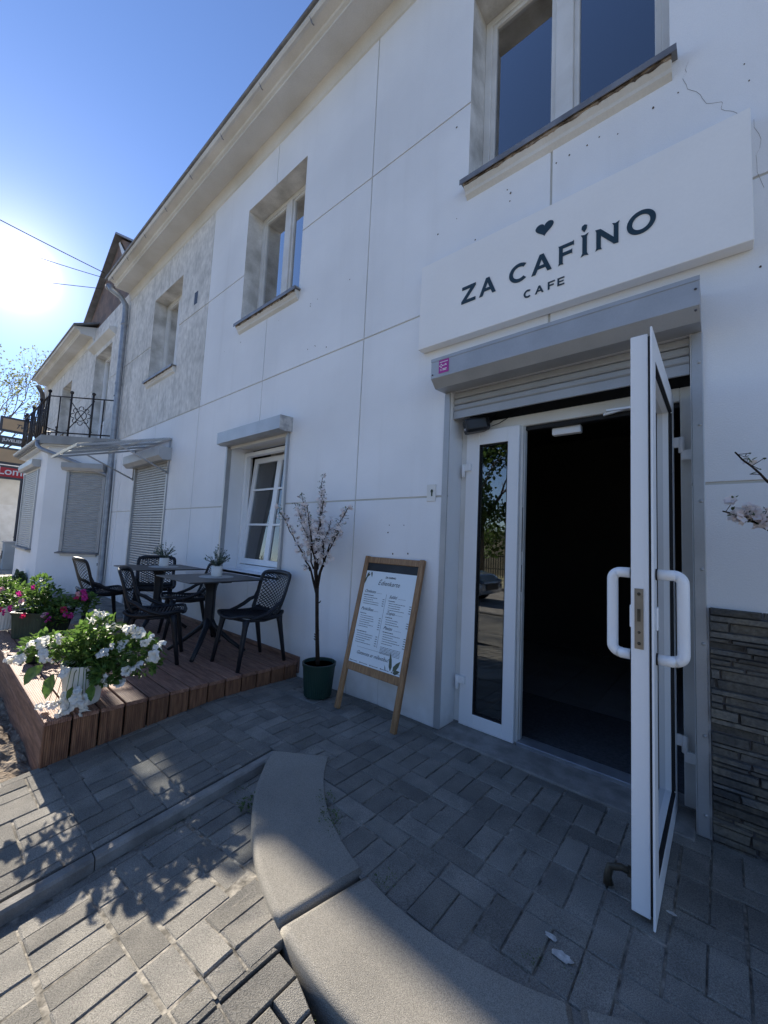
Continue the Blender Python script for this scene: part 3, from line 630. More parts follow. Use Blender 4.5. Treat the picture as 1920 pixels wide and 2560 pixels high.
# open leaf, turned out at right angles on its right-hand hinges
OL = MB(); x0, x1 = -.262, -.205
ya, yb = 1.752, 2.600
OL.box(x0, x1, ya, ya+.085, .02, 2.13); OL.box(x0, x1, yb-.085, yb, .02, 2.13); OL.box(x0, x1, ya+.085, yb-.085, .02, .12); OL.box(x0, x1, ya+.085, yb-.085, 2.035, 2.13)
OL.box(x1+.010, x1+.017, ya-.022, ya+.075, .004, 2.145); OL.box(x1+.010, x1+.017, yb-.075, yb+.012, .004, 2.145); OL.box(x1+.010, x1+.017, ya+.075, yb-.075, .004, .11); OL.box(x1+.010, x1+.017, ya+.075, yb-.075, 2.045, 2.145)
DL = OL.build('door_leaf', m_pvc, B, bevel=.002)
s = MB()
for q in ((ya+.004, ya+.075, .03, 2.12), (yb-.075, yb-.004, .03, 2.12)): s.box(x1, x1+.010, *q)
s.box(x1, x1+.010, ya+.075, yb-.075, .03, .10); s.box(x1, x1+.010, ya+.075, yb-.075, 2.05, 2.12)
s.box(x1+.0005, x1+.016, ya+.0755, ya+.084, .125, 2.03); s.box(x1+.0005, x1+.016, yb-.084, yb-.0755, .125, 2.03); s.box(x1+.0005, x1+.016, ya+.084, yb-.084, .1105, .119); s.box(x1+.0005, x1+.016, ya+.084, yb-.084, 2.036, 2.0445)
s.build('gasket', m_rub, DL)
s = MB(); s.box(-.238, -.230, ya+.08, yb-.08, .115, 2.04); s.build('pane', m_glassdoor, DL)
s = MB(); s.box(-.250, -.222, ya-.003, ya-.0004, .93, 1.15); lk = s.build('lock_plate', m_steel, DL)
s = MB(); s.box(-.241, -.231, ya-.006, ya-.002, 1.03, 1.075); s.ball((-.236, ya-.003, 1.13), .006); s.ball((-.236, ya-.003, .99), .005); s.ball((-.236, ya-.003, .95), .006); s.build('latch_bolt', m_brass, lk)
for sx, xb_ in ((1, x1+.017), (-1, x0)):
    s = MB(); yy = ya+.04; d = (.070 if sx > 0 else .055)*sx; P = []
    P += [(xb_, yy, 1.205), (xb_+d*.75, yy+.004, 1.205)]
    for k in range(1, 7):
        t = pi/2*k/6; P.append((xb_+d*.75+.028*sx*sin(t), yy+.01, 1.177+.028*cos(t)))
    P += [(xb_+d*.75+.028*sx, yy+.012, 1.0), (xb_+d*.75+.028*sx, yy+.012, .925)]
    for k in range(1, 7):
        t = pi/2*k/6; P.append((xb_+d*.75+.028*sx*cos(t), yy+.01, .925-.028*sin(t)))
    P += [(xb_+d*.7, yy, .897), (xb_, yy, .897)]
    h_ = s.tube(P, .0195, 16).build('pull_handle', m_pvc, DL)
    s = MB(); s.tube([(xb_-.001*sx, yy, 1.205), (xb_+.006*sx, yy, 1.205)], .0215, 14); s.tube([(xb_-.001*sx, yy, .897), (xb_+.006*sx, yy, .897)], .0215, 14); s.build('collar', m_rub, h_)
    s = MB(); s.box(xb_, xb_+.008*sx, yy-.015, yy+.015, 1.0, 1.085); s.build('escutcheon', m_pvc, DL, bevel=.003)
for z in (1.83, .29): s = MB(); s.tube([(-.155, 2.598, z), (-.155, 2.598, z+.085)], .014, 12); s.box(-.19, -.155, 2.592, 2.606, z+.03, z+.085); s.box(-.157, -.112, 2.588, 2.606, z-.04, z+.012); s.build('hinge', m_pvc, DL, bevel=.002)
s = MB(); s.tube([(-.285, 1.86, .075), (-.31, 1.85, .082), (-.345, 1.835, .075), (-.352, 1.832, .04), (-.350, 1.832, .012)], [.010, .010, .011, .011, .014], 10, flat=1.3); s.box(-.290, -.262, 1.85, 1.87, .06, .09); s.build('door_stop', m_brass, DL)
s = MB(); s.obox((-.40, 2.63, 2.135), (-1, .12, -.12), (0, 1, 0), (0, 0, 1), .14, .008, .006); s.obox((-.38, 2.60, 2.125), (-1, -.18, -.03), (0, 1, 0), (0, 0, 1), .13, .007, .006); s.build('closer_arm', m_pvc, B)
s = MB(); s.box(-.86, -.68, 2.70, 2.75, 2.05, 2.10); s.build('door_sensor', m_pvc, B, bevel=.008, seg=2)
s = MB()
for k in range(60): s.box(-1.40, -.12, W+.31+.0135*k, W+.31+.0135*k+.009, .012, .026)
props(s.build('door_mat', m_mat), 'dark ribbed entrance mat just inside the open doorway', 'door mat')
# --- bay with balcony
by = MB(); FT = [(-9.45, 2.47), (-9.45, 2.461), (-10.45, 1.54), (-13.3, 1.54), (-14.25, 2.47)]
by.prism([p for p in FT], 'z', -.30, 2.93); BY = by.build('bay_wall', m_plaster, B)
s = MB(); s.prism([(-9.30, 2.455), (-9.30, 2.44), (-10.37, 1.38), (-13.4, 1.38), (-14.45, 2.455)], 'z', 2.95, 3.12); s.build('balcony_slab', M('slab_grey_render', (.33, .34, .34), .85, var=.1, vs=4, bump=.3), B)
s = MB(); s.prism([(-9.36, 2.455), (-10.40, 1.43), (-13.38, 1.43), (-14.35, 2.455)], 'z', 2.925, 2.955); s.build('bay_eave', m_pvc_d, B)
s = MB(); P = []
for k in range(9):
    a = pi*k/8; P.append((1.36-.055*cos(a), 3.03-.06*sin(a)))
P += [(1.405, 3.03), (1.40, 3.028)]+[(1.36+.047*cos(pi*k/8), 3.03-.052*sin(pi*k/8)) for k in range(9)]
s.prism(P, 'x', -13.4, -10.42); s.build('bay_gutter', m_galv, B)
s = MB(); s.tube([(-10.47, 1.36, 3.0), (-10.45, 1.36, 2.90), (-10.38, 1.40, 2.84), (-10.28, 1.46, 2.80), (-9.55, 2.28, 2.42), (-9.50, 2.36, 2.36)], .04, 12); s.build('bay_downpipe', m_galv, B)
# right-hand (oblique) shuttered bay window
C0 = Vector((-10.45, 1.54, 0)); U = Vector((1.0, .921, 0)).normalized(); Nn = Vector((U.y, -U.x, 0))
def bayprism(mb, prof, s0, s1):
    n = len(prof); P = [C0+U*s0+Nn*p[0]+Vector((0, 0, p[1])) for p in prof]+[C0+U*s1+Nn*p[0]+Vector((0, 0, p[1])) for p in prof]
    mb.add(P, [tuple(range(n)), tuple(range(2*n-1, n-1, -1))]+[(i, n+i, n+(i+1) % n, (i+1) % n) for i in range(n)])
def bay_shutter(pr, s0, s1, z0, z1, ztop):
    b = MB(); pr(b, [(.0, ztop), (.15, ztop-.01), (.15, ztop-.11), (.11, ztop-.165), (0, ztop-.16)], s0-.10, s1+.06); bx = b.build('shutter_box', m_grey, B)
    b = MB(); pr(b, [(0, z0), (.03, z0), (.03, z1), (0, z1)], s0-.06, s0); b.build('guide_rail', m_grey, bx); b = MB(); pr(b, [(0, z0), (.03, z0), (.03, z1), (0, z1)], s1, s1+.06); b.build('guide_rail', m_grey, bx)
    b = MB(); z = z0
    while z < z1-.01:
        zz = min(z+.047, z1); pr(b, [(.002, z+.003), (.016, z+.014), (.016, zz-.012), (.002, zz-.002)], s0, s1); z += .047
    b.build('slat_curtain', m_greyd, bx)
    b = MB(); pr(b, [(0, z0-.035), (.09, z0-.04), (.09, z0-.015), (0, z0-.002)], s0-.09, s1+.06); b.build('sill', m_zinc, bx)
    b = MB(); pr(b, [(0, z0-.09), (.02, z0-.09), (.05, z0-.041), (0, z0-.041)], s0-.02, s1+.02); b.build('sill_moulding', m_cream, bx)
bay_shutter(bayprism, .49, 1.15, .80, 2.42, 2.60)
def frontprism(mb, prof, s0, s1): mb.prism([(1.54-p[0], p[1]) for p in prof], 'x', -10.45-s1, -10.45-s0)
bay_shutter(frontprism, .80, 2.50, .80, 2.52, 2.72)
# railing
RP = [Vector((-9.52, 2.36, 0)), Vector((-10.40, 1.45, 0)), Vector((-13.35, 1.45, 0)), Vector((-14.2, 2.36, 0))]
ra = MB(); posts = []
for i in range(3):
    a, b = RP[i], RP[i+1]; d = (b-a); n = max(2, round(d.length/.23)); ra.tube([a+Vector((0, 0, 3.95)), b+Vector((0, 0, 3.95))], .020, 8, flat=.6); ra.tube([a+Vector((0, 0, 3.20)), b+Vector((0, 0, 3.20))], .014, 8)
    for k in range(n+1):
        p = a+d*k/n; pano = (k % 4 in (2,))
        ball = k % 2 == 0
        if (i == 0 and k in (3,)) or (i == 1 and k % 4 == 2): continue
        ra.tube([p+Vector((0, 0, 3.12)), p+Vector((0, 0, 4.02 if ball else 3.95))], .018 if ball else .012, 8)
        if ball: ra.ball(p+Vector((0, 0, 4.05)), .035)
    for c in ([a+d*.5] if i != 1 else [a+d*.15, a+d*.5, a+d*.85]):
        u = d.normalized(); h = .33; wv_ = .24
        for sg in (1, -1): ra.tube([c-u*wv_+Vector((0, 0, 3.575-sg*h)), c+u*wv_+Vector((0, 0, 3.575+sg*h))], .009, 6)
        for q in range(8):
            an = 2*pi*q/8; cc = c+u*.15*cos(an)+Vector((0, 0, 3.575+.15*sin(an)))
            ra.tube([cc+u*.045*cos(an+t)+Vector((0, 0, .045*sin(an+t))) for t in [-2+.5*k for k in range(9)]], .008, 5)
        ra.tube([c+u*.11*cos(t*pi/8)+Vector((0, 0, 3.575+.11*sin(t*pi/8))) for t in range(16)], .009, 5, closed=True)
ra.build('balcony_railing', m_iron, B)
# downpipe at the end of the main cornice, second one at far corner
s = MB(); s.tube([(-9.70, 2.10, 6.38), (-9.66, 2.14, 6.30), (-9.60, 2.30, 6.20), (-9.56, 2.385, 6.05), (-9.545, 2.39, 5.8), (-9.49, 2.385, 2.6), (-9.40, 2.38, .30), (-9.40, 2.36, .10), (-9.38, 2.30, .05)], .055, 14)
for z in (5.6, 4.3, 2.3, .55): s.tube([(-9.545+.025*(5.8-z)/.9*.3, 2.388, z), (-9.545+.025*(5.8-z)/.9*.3, 2.388, z+.05)], .062, 14)
DP = s.build('downpipe', m_galv, B)
s = MB(); s.tube([(-9.35, 2.44, 0), (-9.40, 2.44, 2.7)], .012, 8); s.build('conduit', m_pvc_d, B)
s = MB(); s.tube([(-18.2, 2.2, 6.2), (-18.35, 2.35, 6.0), (-18.4, 2.4, 5.7), (-18.4, 2.4, 3.0)], .07, 10); s.build('downpipe', m_dgrey, B)
s = MB(); s.ball((-9.75, 2.12, 6.38), .09, sz=.8); s.build('gutter_outlet', m_zinc, B)

# ------------------------------------------------------------------ glass canopy
CA = thing('glass_canopy', 'glass canopy on grey steel brackets above the shuttered doorway', 'canopy', (-7.45, 2.4, 2.7))
s = MB(); xa, xb = -8.25, -6.66
def cy(t): return W-.01-(1.196)*t
def cz(t): return 2.765-.36*t
for x in (xa, -7.72, -7.19, xb): s.obox((x, (cy(0)+cy(1))/2, (cz(0)+cz(1))/2), (0, -1.196, -.36), (1, 0, 0), (0, -.36, 1.196), .62, .011, .014)
for t in (0.01, .35, .99): s.obox(((xa+xb)/2, cy(t), cz(t)), (1, 0, 0), (0, -1.196, -.36), (0, -.36, 1.196), (xb-xa)/2+.03, .012, .015)
s.build('canopy_frame', m_grey, CA)
s = MB(); s.obox(((xa+xb)/2, (cy(0)+cy(1))/2, (cz(0)+cz(1))/2+.028), (0, -1.196, -.36), (1, 0, 0), (0, -.36, 1.196), .61, (xb-xa)/2, .003); s.build('canopy_glass', m_canopy, CA)
for x in (xa, xb):
    s = MB(); s.tube([(x, W-.02, 2.22), (x, cy(.62), cz(.62))], .013, 8); s.tube([(x, W-.02, 2.20), (x, W-.02, 2.78)], .013, 8); s.build('bracket', m_grey, CA)

# ------------------------------------------------------------------ cafe sign
SG = thing('shop_sign', 'long white cafe signboard reading ZA CAFINO CAFE with a heart', 'sign', (-.82, 2.40, 3.1))
s = MB(); s.prism([(-1.775, 2.782), (.138, 2.758), (.136, 3.430), (-1.770, 3.457)], 'y', 2.381, W-.004); s.build('sign_panel', m_sign, SG, bevel=.003)
def curve_obj(name, polys, mt, parent, loc, rot=(pi/2, 0, 0), ext=.001):
    cu = bpy.data.curves.new(name, 'CURVE'); cu.dimensions = '2D'; cu.fill_mode = 'BOTH'; cu.extrude = ext
    for p in polys:
        sp = cu.splines.new('POLY'); sp.points.add(len(p)-1); sp.use_cyclic_u = True
        for q, pt in zip(p, sp.points): pt.co = (q[0], q[1], 0, 1)
    o = bpy.data.objects.new(name, cu); COL.objects.link(o); cu.materials.append(mt); o.parent = parent
    o.location = Vector(loc)-woff(parent); o.rotation_euler = rot; return o
def arcp(cx, cy_, rx, ry, a0, a1, n=24): return [(cx+rx*cos(radians(a0+(a1-a0)*k/n)), cy_+ry*sin(radians(a0+(a1-a0)*k/n))) for k in range(n+1)]
def glyph(ch, t=.2):
    if ch == 'Z': return [[(0, 0), (1, 0), (1, .19), (.36, .19), (1, .86), (1, 1), (.03, 1), (.03, .81), (.63, .81), (0, .15)]]
    if ch == 'A': return [[(0, 0), (.21, 0), (.31, .24), (.69, .24), (.79, 0), (1, 0), (.60, 1), (.40, 1)], [(.385, .41), (.615, .41), (.5, .72)]]
    if ch == 'C': return [arcp(.55, .5, .55, .52, 48, 312, 30)+arcp(.55, .5, .55-t, .52-t*.92, 312, 48, 30)]
    if ch == 'F': return [[(-.04, -.02), (.12, .02), (.30, -.02), (.25, .10), (.25, .42), (.82, .42), (.86, .36), (.86, .66), (.82, .60), (.25, .60), (.25, .82), (.92, .82), (.97, .76), (.97, 1.04), (.90, 1), (0, 1), (-.05, 1.04), (.0, .9), (.0, .1)]]
    if ch == 'f': return [[(0, 0), (.24, 0), (.24, .41), (.85, .41), (.85, .59), (.24, .59), (.24, .82), (1, .82), (1, 1), (0, 1)]]
    if ch == 'E': return [[(0, 0), (1, 0), (1, .18), (.26, .18), (.26, .42), (.9, .42), (.9, .58), (.26, .58), (.26, .82), (1, .82), (1, 1), (0, 1)]]
    if ch == 'I': return [[(-.12, -.03), (.5, .02), (1.12, -.03), (.86, .12), (.86, .88), (1.12, 1.03), (.5, .98), (-.12, 1.03), (.14, .88), (.14, .12)]]
    if ch == 'N': return [[(-.04, -.03), (.10, .02), (.26, -.03), (.21, .1), (.21, .66), (.80, 0), (1, -.02), (1, .9), (1.05, 1.04), (.88, .98), (.72, 1.04), (.79, .9), (.79, .34), (.2, 1), (-.05, 1.04), (.0, .9), (.0, .1)]]
    if ch == 'O': return [arcp(.5, .5, .5, .52, 0, 360, 40)[:-1], arcp(.5, .5, .31, .33, 360, 0, 40)[:-1]]
    if ch == 'H':
        P = []
        for k in range(48):
            a = 2*pi*k/48; P.append((.5+.03125*16*sin(a)**3, .52+.031*(13*cos(a)-5*cos(2*a)-2*cos(3*a)-cos(4*a))))
        return [P]
    if ch == 'D': return [[(.5, -.1), (.85, .35), (.9, .8), (.55, 1), (.15, .85), (.1, .45)]]
LET = [('Z', -1.402, 3.012, .112, .127), ('A', -1.262, 3.012, .124, .124), ('C', -1.046, 3.012, .124, .124), ('A', -.898, 3.012, .126, .124), ('F', -.730, 3.012, .088, .122),
       ('I', -.603, 3.012, .034, .130), ('D', -.607, 3.162, .038, .044), ('N', -.524, 3.012, .112, .122), ('O', -.372, 3.010, .134, .128),
       ('C', -.945, 2.881, .048, .052), ('A', -.873, 2.882, .054, .050), ('f', -.794, 2.882, .042, .050), ('E', -.737, 2.882, .040, .050), ('H', -.876, 3.250, .112, .100)]
for ch, x, z, wd_, h in LET:
    P = [[(x+p[0]*wd_, z+p[1]*h) for p in poly] for poly in glyph(ch, .235 if h < .06 else .21)]
    o = curve_obj('letter' if ch not in 'HD' else 'heart', P, m_navy, SG, (0, 2.3785, 0))
# ------------------------------------------------------------------ sticker, keyhole plate, speaker
ST = thing('alarm_sticker', 'small magenta sticker with white print on the grey shutter box', 'sticker', (-1.49, 2.258, 2.5))
s = MB(); s.box(-1.495, -1.415, 2.2585, 2.2605, 2.478, 2.572); s.build('sticker', m_mag, ST)
s = MB()
s.box(-1.487, -1.423, 2.2575, 2.258, 2.554, 2.559); s.box(-1.462, -1.430, 2.2575, 2.258, 2.528, 2.532); s.box(-1.446, -1.434, 2.2575, 2.258, 2.534, 2.539)
for dx, dz_ in ((0, .010), (0, -.010), (.010, 0), (-.010, 0)): s.box(-1.475+dx-.0042, -1.475+dx+.0042, 2.2575, 2.258, 2.530+dz_-.0042, 2.530+dz_+.0042)
s.box(-1.464, -1.430, 2.2575, 2.258, 2.503, 2.508); s.box(-1.464, -1.432, 2.2575, 2.258, 2.494, 2.499); s.box(-1.484, -1.470, 2.2575, 2.258, 2.503, 2.506); s.box(-1.484, -1.470, 2.2575, 2.258, 2.494, 2.497)
s.build('print', m_wht, ST)
KP = thing('keyhole_plate', 'white square keyhole plate on the wall left of the door rail', 'key plate', (-1.63, 2.46, 1.66))
s = MB(); s.box(-1.690, -1.612, W-.007, W-.001, 1.602, 1.730); s.build('plate', m_wpot, KP, bevel=.002)
s = MB(); s.lathe([(.011, 0), (.011, .001)], n=14); V = [(-1.645+v[0], W-.0078+v[2]*-1, 1.678+v[1]*1.3) for v in s.v]; s.v = V; s.box(-1.651, -1.639, W-.0086, W-.0074, 1.640, 1.672); s.build('keyhole', m_olive, KP)
SP = thing('loudspeaker', 'small black loudspeaker fixed in the top left corner of the doorway', 'loudspeaker', (-1.36, 2.53, 2.2))
bmx = MB(); cs_, sn_ = cos(radians(-38)), sin(radians(-38))
P = [(-.115, -.055), (-.10, -.065), (.085, -.055), (.10, .0), (.085, .055), (-.10, .065), (-.115, .055)]
V = []
ctr = Vector((-1.355, 2.55, 2.160)); ux = Vector((-.72, -.60, -.20)).normalized(); uz = Vector((-.14, -.15, 1)); uz = (uz-ux*uz.dot(ux)).normalized(); uy = ux.cross(uz)
sizes = [(-.10, .045, .052), (-.07, .062, .060), (.055, .072, .062), (.075, .066, .056)]
for (t, a_, b_) in sizes:
    c = ctr+ux*t
    for k in range(16):
        an = 2*pi*k/16+pi/16; ca, sa_ = cos(an), sin(an); f_ = 1/max(abs(ca), abs(sa_))*.86; f_ = min(f_, 1.16); V.append(c+uy*a_*ca*f_+uz*b_*sa_*f_)
bmx.add(V, [(i*16+k, i*16+(k+1) % 16, (i+1)*16+(k+1) % 16, (i+1)*16+k) for i in range(3) for k in range(16)]+[tuple(range(15, -1, -1)), tuple(48+k for k in range(16))])
bmx.build('cabinet', m_black, SP, bevel=.006, seg=2)
s = MB(); s.obox(ctr+ux*.0775-uy*0.0-uz*.02, uy, uz, ux, .014, .007, .001); s.build('badge', m_wht, SP)
s = MB(); s.tube([ctr-ux*.09, ctr-ux*.12+Vector((0, .03, .03)), (-1.27, 2.70, 2.26)], .010, 8); s.tube([(-1.25, 2.60, 2.15), (-1.2, 2.62, 2.17), (-1.1, 2.66, 2.235), (-1.05, 2.70, 2.30)], .003, 5); s.build('bracket', m_black, SP)

# ------------------------------------------------------------------ deck platform
DK = thing('deck_platform', 'low brown timber deck platform under the cafe tables', 'platform', (-4.6, 1.5, 0))
s = MB(); bw = .1432; DX0, DX1, DY0 = -6.05, -3.085, .572
for k in range(13): s.box(DX0, DX1+random.uniform(-.002, .002), DY0+k*bw+.0055, DY0+(k+1)*bw-.0055, .085, .112+random.uniform(-.001, .001))
s.build('deck_boards', m_deck, DK, bevel=.003)
s = MB()
for k in range(13):
    y0_, y1_ = DY0+k*bw+.0065, DY0+(k+1)*bw-.0065
    zb = lambda y: hup(-3.09, y)+.001
    s.add([(DX1-.004, y0_, zb(y0_)), (DX1-.004, y1_, zb(y1_)), (DX1-.004, y1_, .083), (DX1-.004, y0_, .083), (DX1-.026, y0_, zb(y0_)), (DX1-.026, y1_, zb(y1_)), (DX1-.026, y1_, .083), (DX1-.026, y0_, .083)],
          [(0, 1, 2, 3), (7, 6, 5, 4), (0, 4, 5, 1), (1, 5, 6, 2), (2, 6, 7, 3), (3, 7, 4, 0)])
s.build('fascia_boards', m_fasc, DK, bevel=.002)
s = MB(); s.box(DX0, DX1-.03, DY0+.006, DY0+.028, -.03, .083); s.box(DX0, DX1-.045, DY0+.008, DY0+.030, -.148, -.034); s.box(DX0, DX1-.06, DY0+.010, DY0+.032, -.27, -.152); s.build('side_planks', m_skirt, DK, bevel=.002)
s = MB(); s.box(DX0+.01, DX1-.06, DY0+.05, 2.44, -.1, .082); s.build('frame', m_black, DK)
s = MB(); s.box(DX0, DX1, 2.437, W-.001, .0, .150); s.build('wall_batten', m_skirt, DK, bevel=.003)

# ------------------------------------------------------------------ tables
DZ = .112
def make_table():
    t = thing('cafe_table', 'x', 'table', (0, 0, 0))
    s = MB(); s.box(-.39, .39, -.39, .39, .722, .735); s.build('tabletop', m_tabl, t, bevel=.005, seg=2)
    s = MB(); s.box(-.30, .30, -.05, .05, .705, .7215)
    prof = []
    for k in range(9):
        z = .25+.455*k/8; r = .047+.035*max(0, (k-6)/2)**2; prof.append((r, z))
    V = []; n = 24
    for (r, z) in prof: V += [(r*(1+.10*cos(4*2*pi*q/n))*cos(2*pi*q/n), r*(1+.10*cos(4*2*pi*q/n))*sin(2*pi*q/n), z) for q in range(n)]
    s.add(V, [(i*n+q, i*n+(q+1) % n, (i+1)*n+(q+1) % n, (i+1)*n+q) for i in range(8) for q in range(n)], True)
    s.build('pedestal', m_resin, t)
    for q in range(4):
        a = pi/4+q*pi/2; d = Vector((cos(a), sin(a), 0)); s = MB()
        s.tube([d*.015+Vector((0, 0, .33)), d*.06+Vector((0, 0, .25)), d*.22+Vector((0, 0, .115)), d*.37+Vector((0, 0, .014))], [.034, .030, .025, .020], 8, flat=.8); s.build('leg', m_resin, t)
    return t
T1 = make_table()
T2 = copy_tree(T1)
T1.location = (-3.925, 1.95, DZ); T1['label'] = 'dark square table directly below the tilted ground floor window'
T2.location = (-5.27, 1.95, DZ); T2['label'] = 'dark square table nearer the grey roller-shuttered doorway'
T1['group'] = T2['group'] = 'dark cafe tables on the deck'
# ------------------------------------------------------------------ chairs (front faces local -y)
def crv(P, s):
    n = len(P)-1; t = s*n; i = min(int(t), n-1); f_ = t-i
    p0, p1, p2, p3 = P[max(i-1, 0)], P[i], P[i+1], P[min(i+2, n)]
    return tuple(.5*((2*b)+(-a+c)*f_+(2*a-5*b+4*c-d)*f_*f_+(-a+3*b-3*c+d)*f_**3) for a, b, c, d in zip(p0, p1, p2, p3))
SEATP = [(-.245, .432, .135), (-.225, .448, .185), (-.12, .436, .222), (.03, .422, .232), (.15, .426, .222), (.205, .455, .205)]
BACKP = [(.195, .450, .200), (.222, .52, .205), (.245, .60, .212), (.268, .70, .218), (.290, .782, .216), (.300, .812, .205)]
def seat_pt(u, v): y, z, w_ = crv(SEATP, v); return Vector((u*w_, y, z+.014*u*u))
def back_pt(u, v): y, z, w_ = crv(BACKP, v); return Vector((u*w_, y-.055*u*u*(1-.3*v), z-.012*u*u*v))
def make_chair():
    t = thing('outdoor_chair', 'x', 'chair', (0, 0, 0))
    s = MB(); nv = 26
    for k in range(nv):
        v0, v1 = k/nv+.006, (k+.66)/nv; m = 12
        V = []
        for q in range(m+1):
            u = -.97+1.94*q/m; V += [seat_pt(u, v0), seat_pt(u, v1), seat_pt(u, v1)-Vector((0, 0, .006)), seat_pt(u, v0)-Vector((0, 0, .006))]
        s.add(V, [(4*q+a, 4*q+(a+1) % 4, 4*q+4+(a+1) % 4, 4*q+4+a) for q in range(m) for a in range(4)])
    rim = [seat_pt(1, k/14) for k in range(15)]+[seat_pt(u, 1) for u in (.5, 0, -.5)]+[seat_pt(-1, 1-k/14) for k in range(15)]+[seat_pt(u, 0)+Vector((0, -.012*(1-u*u), 0)) for u in (-.7, -.3, .3, .7)]
    s.tube(rim, .012, 6, closed=True, flat=1.3)
    s.tube([seat_pt(0, k/8)-Vector((0, 0, .008)) for k in range(9)], .010, 6)
    s.build('seat', m_resin, t)
    bm = bmesh.new(); nu, nv = 16, 26; vv = {}
    def gv(i, j):
        if (i, j) not in vv: vv[i, j] = bm.verts.new(back_pt(-.96+1.92*i/nu, .02+.95*j/nv))
        return vv[i, j]
    for i in range(1, nu):
        for j in range(1, nv):
            if (i+j) % 2: continue
            bm.faces.new((gv(i-1, j), gv(i, j-1), gv(i+1, j), gv(i, j+1)))
    bmesh.ops.wireframe(bm, faces=bm.faces[:], thickness=.0092, offset=0, use_replace=True, use_boundary=True, use_even_offset=True, use_crease=False)
    me = bpy.data.meshes.new('lattice'); bm.to_mesh(me); bm.free()
    s = MB(); s.add([v.co.copy() for v in me.vertices], [tuple(p.vertices) for p in me.polygons])
    s.tube([back_pt(-1, k/12) for k in range(13)]+[back_pt(u, 1)+Vector((0, 0, .010)) for u in (-.8, -.4, 0, .4, .8)]+[back_pt(1, 1-k/12) for k in range(13)]+[back_pt(u, 0) for u in (.6, .2, -.2, -.6)], .0125, 7, closed=True, flat=1.7)
    s.build('backrest', m_resin, t)
    for sg in (1, -1):
        s = MB(); pts = [back_pt(sg, .50), back_pt(sg, .34)+Vector((.006*sg, -.015, -.008)), Vector((sg*.226, .120, .540)), Vector((sg*.236, .065, .500)), Vector((sg*.240, 0, .470)), Vector((sg*.236, -.08, .448)), Vector((sg*.224, -.15, .436))]
        s.tube(pts, [.014, .020, .023, .023, .021, .017, .012], 8, flat=.8); s.build('armrest', m_resin, t)
        for (a, b_) in (((sg*.188, -.170, .430), (sg*.215, -.238, 0)), ((sg*.185, .175, .440), (sg*.195, .262, 0))):
            s = MB(); a = Vector(a); b_ = Vector(b_); s.tube([a, a*.85+b_*.15, a*.5+b_*.5, b_], [.034, .025, .021, .0165], 8); s.build('leg', m_resin, t)
    s = MB(); s.tube([Vector((-.188, -.168, .418)), Vector((0, -.172, .412)), Vector((.188, -.168, .418))], .014, 6); s.tube([Vector((-.185, .173, .425)), Vector((0, .175, .418)), Vector((.185, .173, .425))], .014, 6)
    for sg in (1, -1): s.tube([Vector((sg*.19, -.168, .42)), Vector((sg*.2, 0, .408)), Vector((sg*.187, .173, .425))], .014, 6)
    s.build('seat_frame', m_resin, t)
    return t
CH = make_chair()
spots = [(-3.378, 2.085, 2, 'black mesh-back chair against the wall under the tilted window, beside the blossom tree pot'),
         (-3.985, 1.46, 180-27, 'black mesh-back chair on the street side of the near table, behind the white petunias'),
         (-4.70, 2.06, -14, 'black mesh-back chair standing between the two tables, its back near the wall'),
         (-5.60, 1.46, 180+4, 'black mesh-back chair at the far left end of the deck behind the magenta flowers'),
         (-5.72, 2.06, 68, 'black mesh-back chair behind the far table, in front of the shuttered doorway')]
for i, (x, y, r, lb) in enumerate(spots):
    c = CH if i == 0 else copy_tree(CH)
    c.location = (x, y, DZ); c.rotation_euler = (0, 0, radians(r)); props(c, lb, 'chair', 'black resin chairs on the deck')

# ------------------------------------------------------------------ leaves and flowers
def leafquad(mb, p, d, n, L_, w_, fold=.25, droop=.2):
    d = d.normalized(); s_ = d.cross(n);
    if s_.length < 1e-3: s_ = d.orthogonal()
    s_.normalize(); n = s_.cross(d).normalized()
    c = p; m1 = p+d*L_*.35-n*fold*w_*.5; m2 = p+d*L_*.72-n*(fold*w_*.5+droop*L_*.15); e = p+d*L_-n*droop*L_*.4
    V = [c, m1+s_*w_*.5+n*fold*w_, m1, m1-s_*w_*.5+n*fold*w_, m2+s_*w_*.4+n*fold*w_, m2, m2-s_*w_*.4+n*fold*w_, e]
    mb.add(V, [(0, 1, 2), (0, 2, 3), (1, 4, 5, 2), (2, 5, 6, 3), (4, 7, 5), (5, 7, 6)], True)
def rdir(zmin=-1):
    while True:
        v = Vector((random.uniform(-1, 1), random.uniform(-1, 1), random.uniform(zmin, 1)))
        if .05 < v.length < 1: return v.normalized()
def petunia_mesh(r, mt):
    s = MB(); n = 40; V = [Vector((0, 0, -.045*r/.035))]
    for (rr, zz) in ((.10, -.02), (.35, -.004), (.75, .004), (1, -.004)):
        for k in range(n):
            a = 2*pi*k/n; lob = 1-.20*abs(sin(2.5*a))**5*(rr > .5)+.05*sin(11*a)*(rr > .9); V.append(Vector((r*rr*lob*cos(a), r*rr*lob*sin(a), zz*r/.035+(.16*sin(5*a+.6)+.12*sin(3*a+1)+.07*sin(13*a)-.12)*r*(rr > .9)+.06*r*sin(5*a)*(.5 < rr < .9))))
    F = [(0, 1+(k+1) % n, 1+k) for k in range(n)]
    for i in range(3): F += [(1+i*n+k, 1+i*n+(k+1) % n, 1+(i+1)*n+(k+1) % n, 1+(i+1)*n+k) for k in range(n)]
    me = bpy.data.meshes.new('flower'); me.from_pydata(V, [], F); me.polygons.foreach_set('use_smooth', [True]*len(F)); me.materials.append(mt); return me
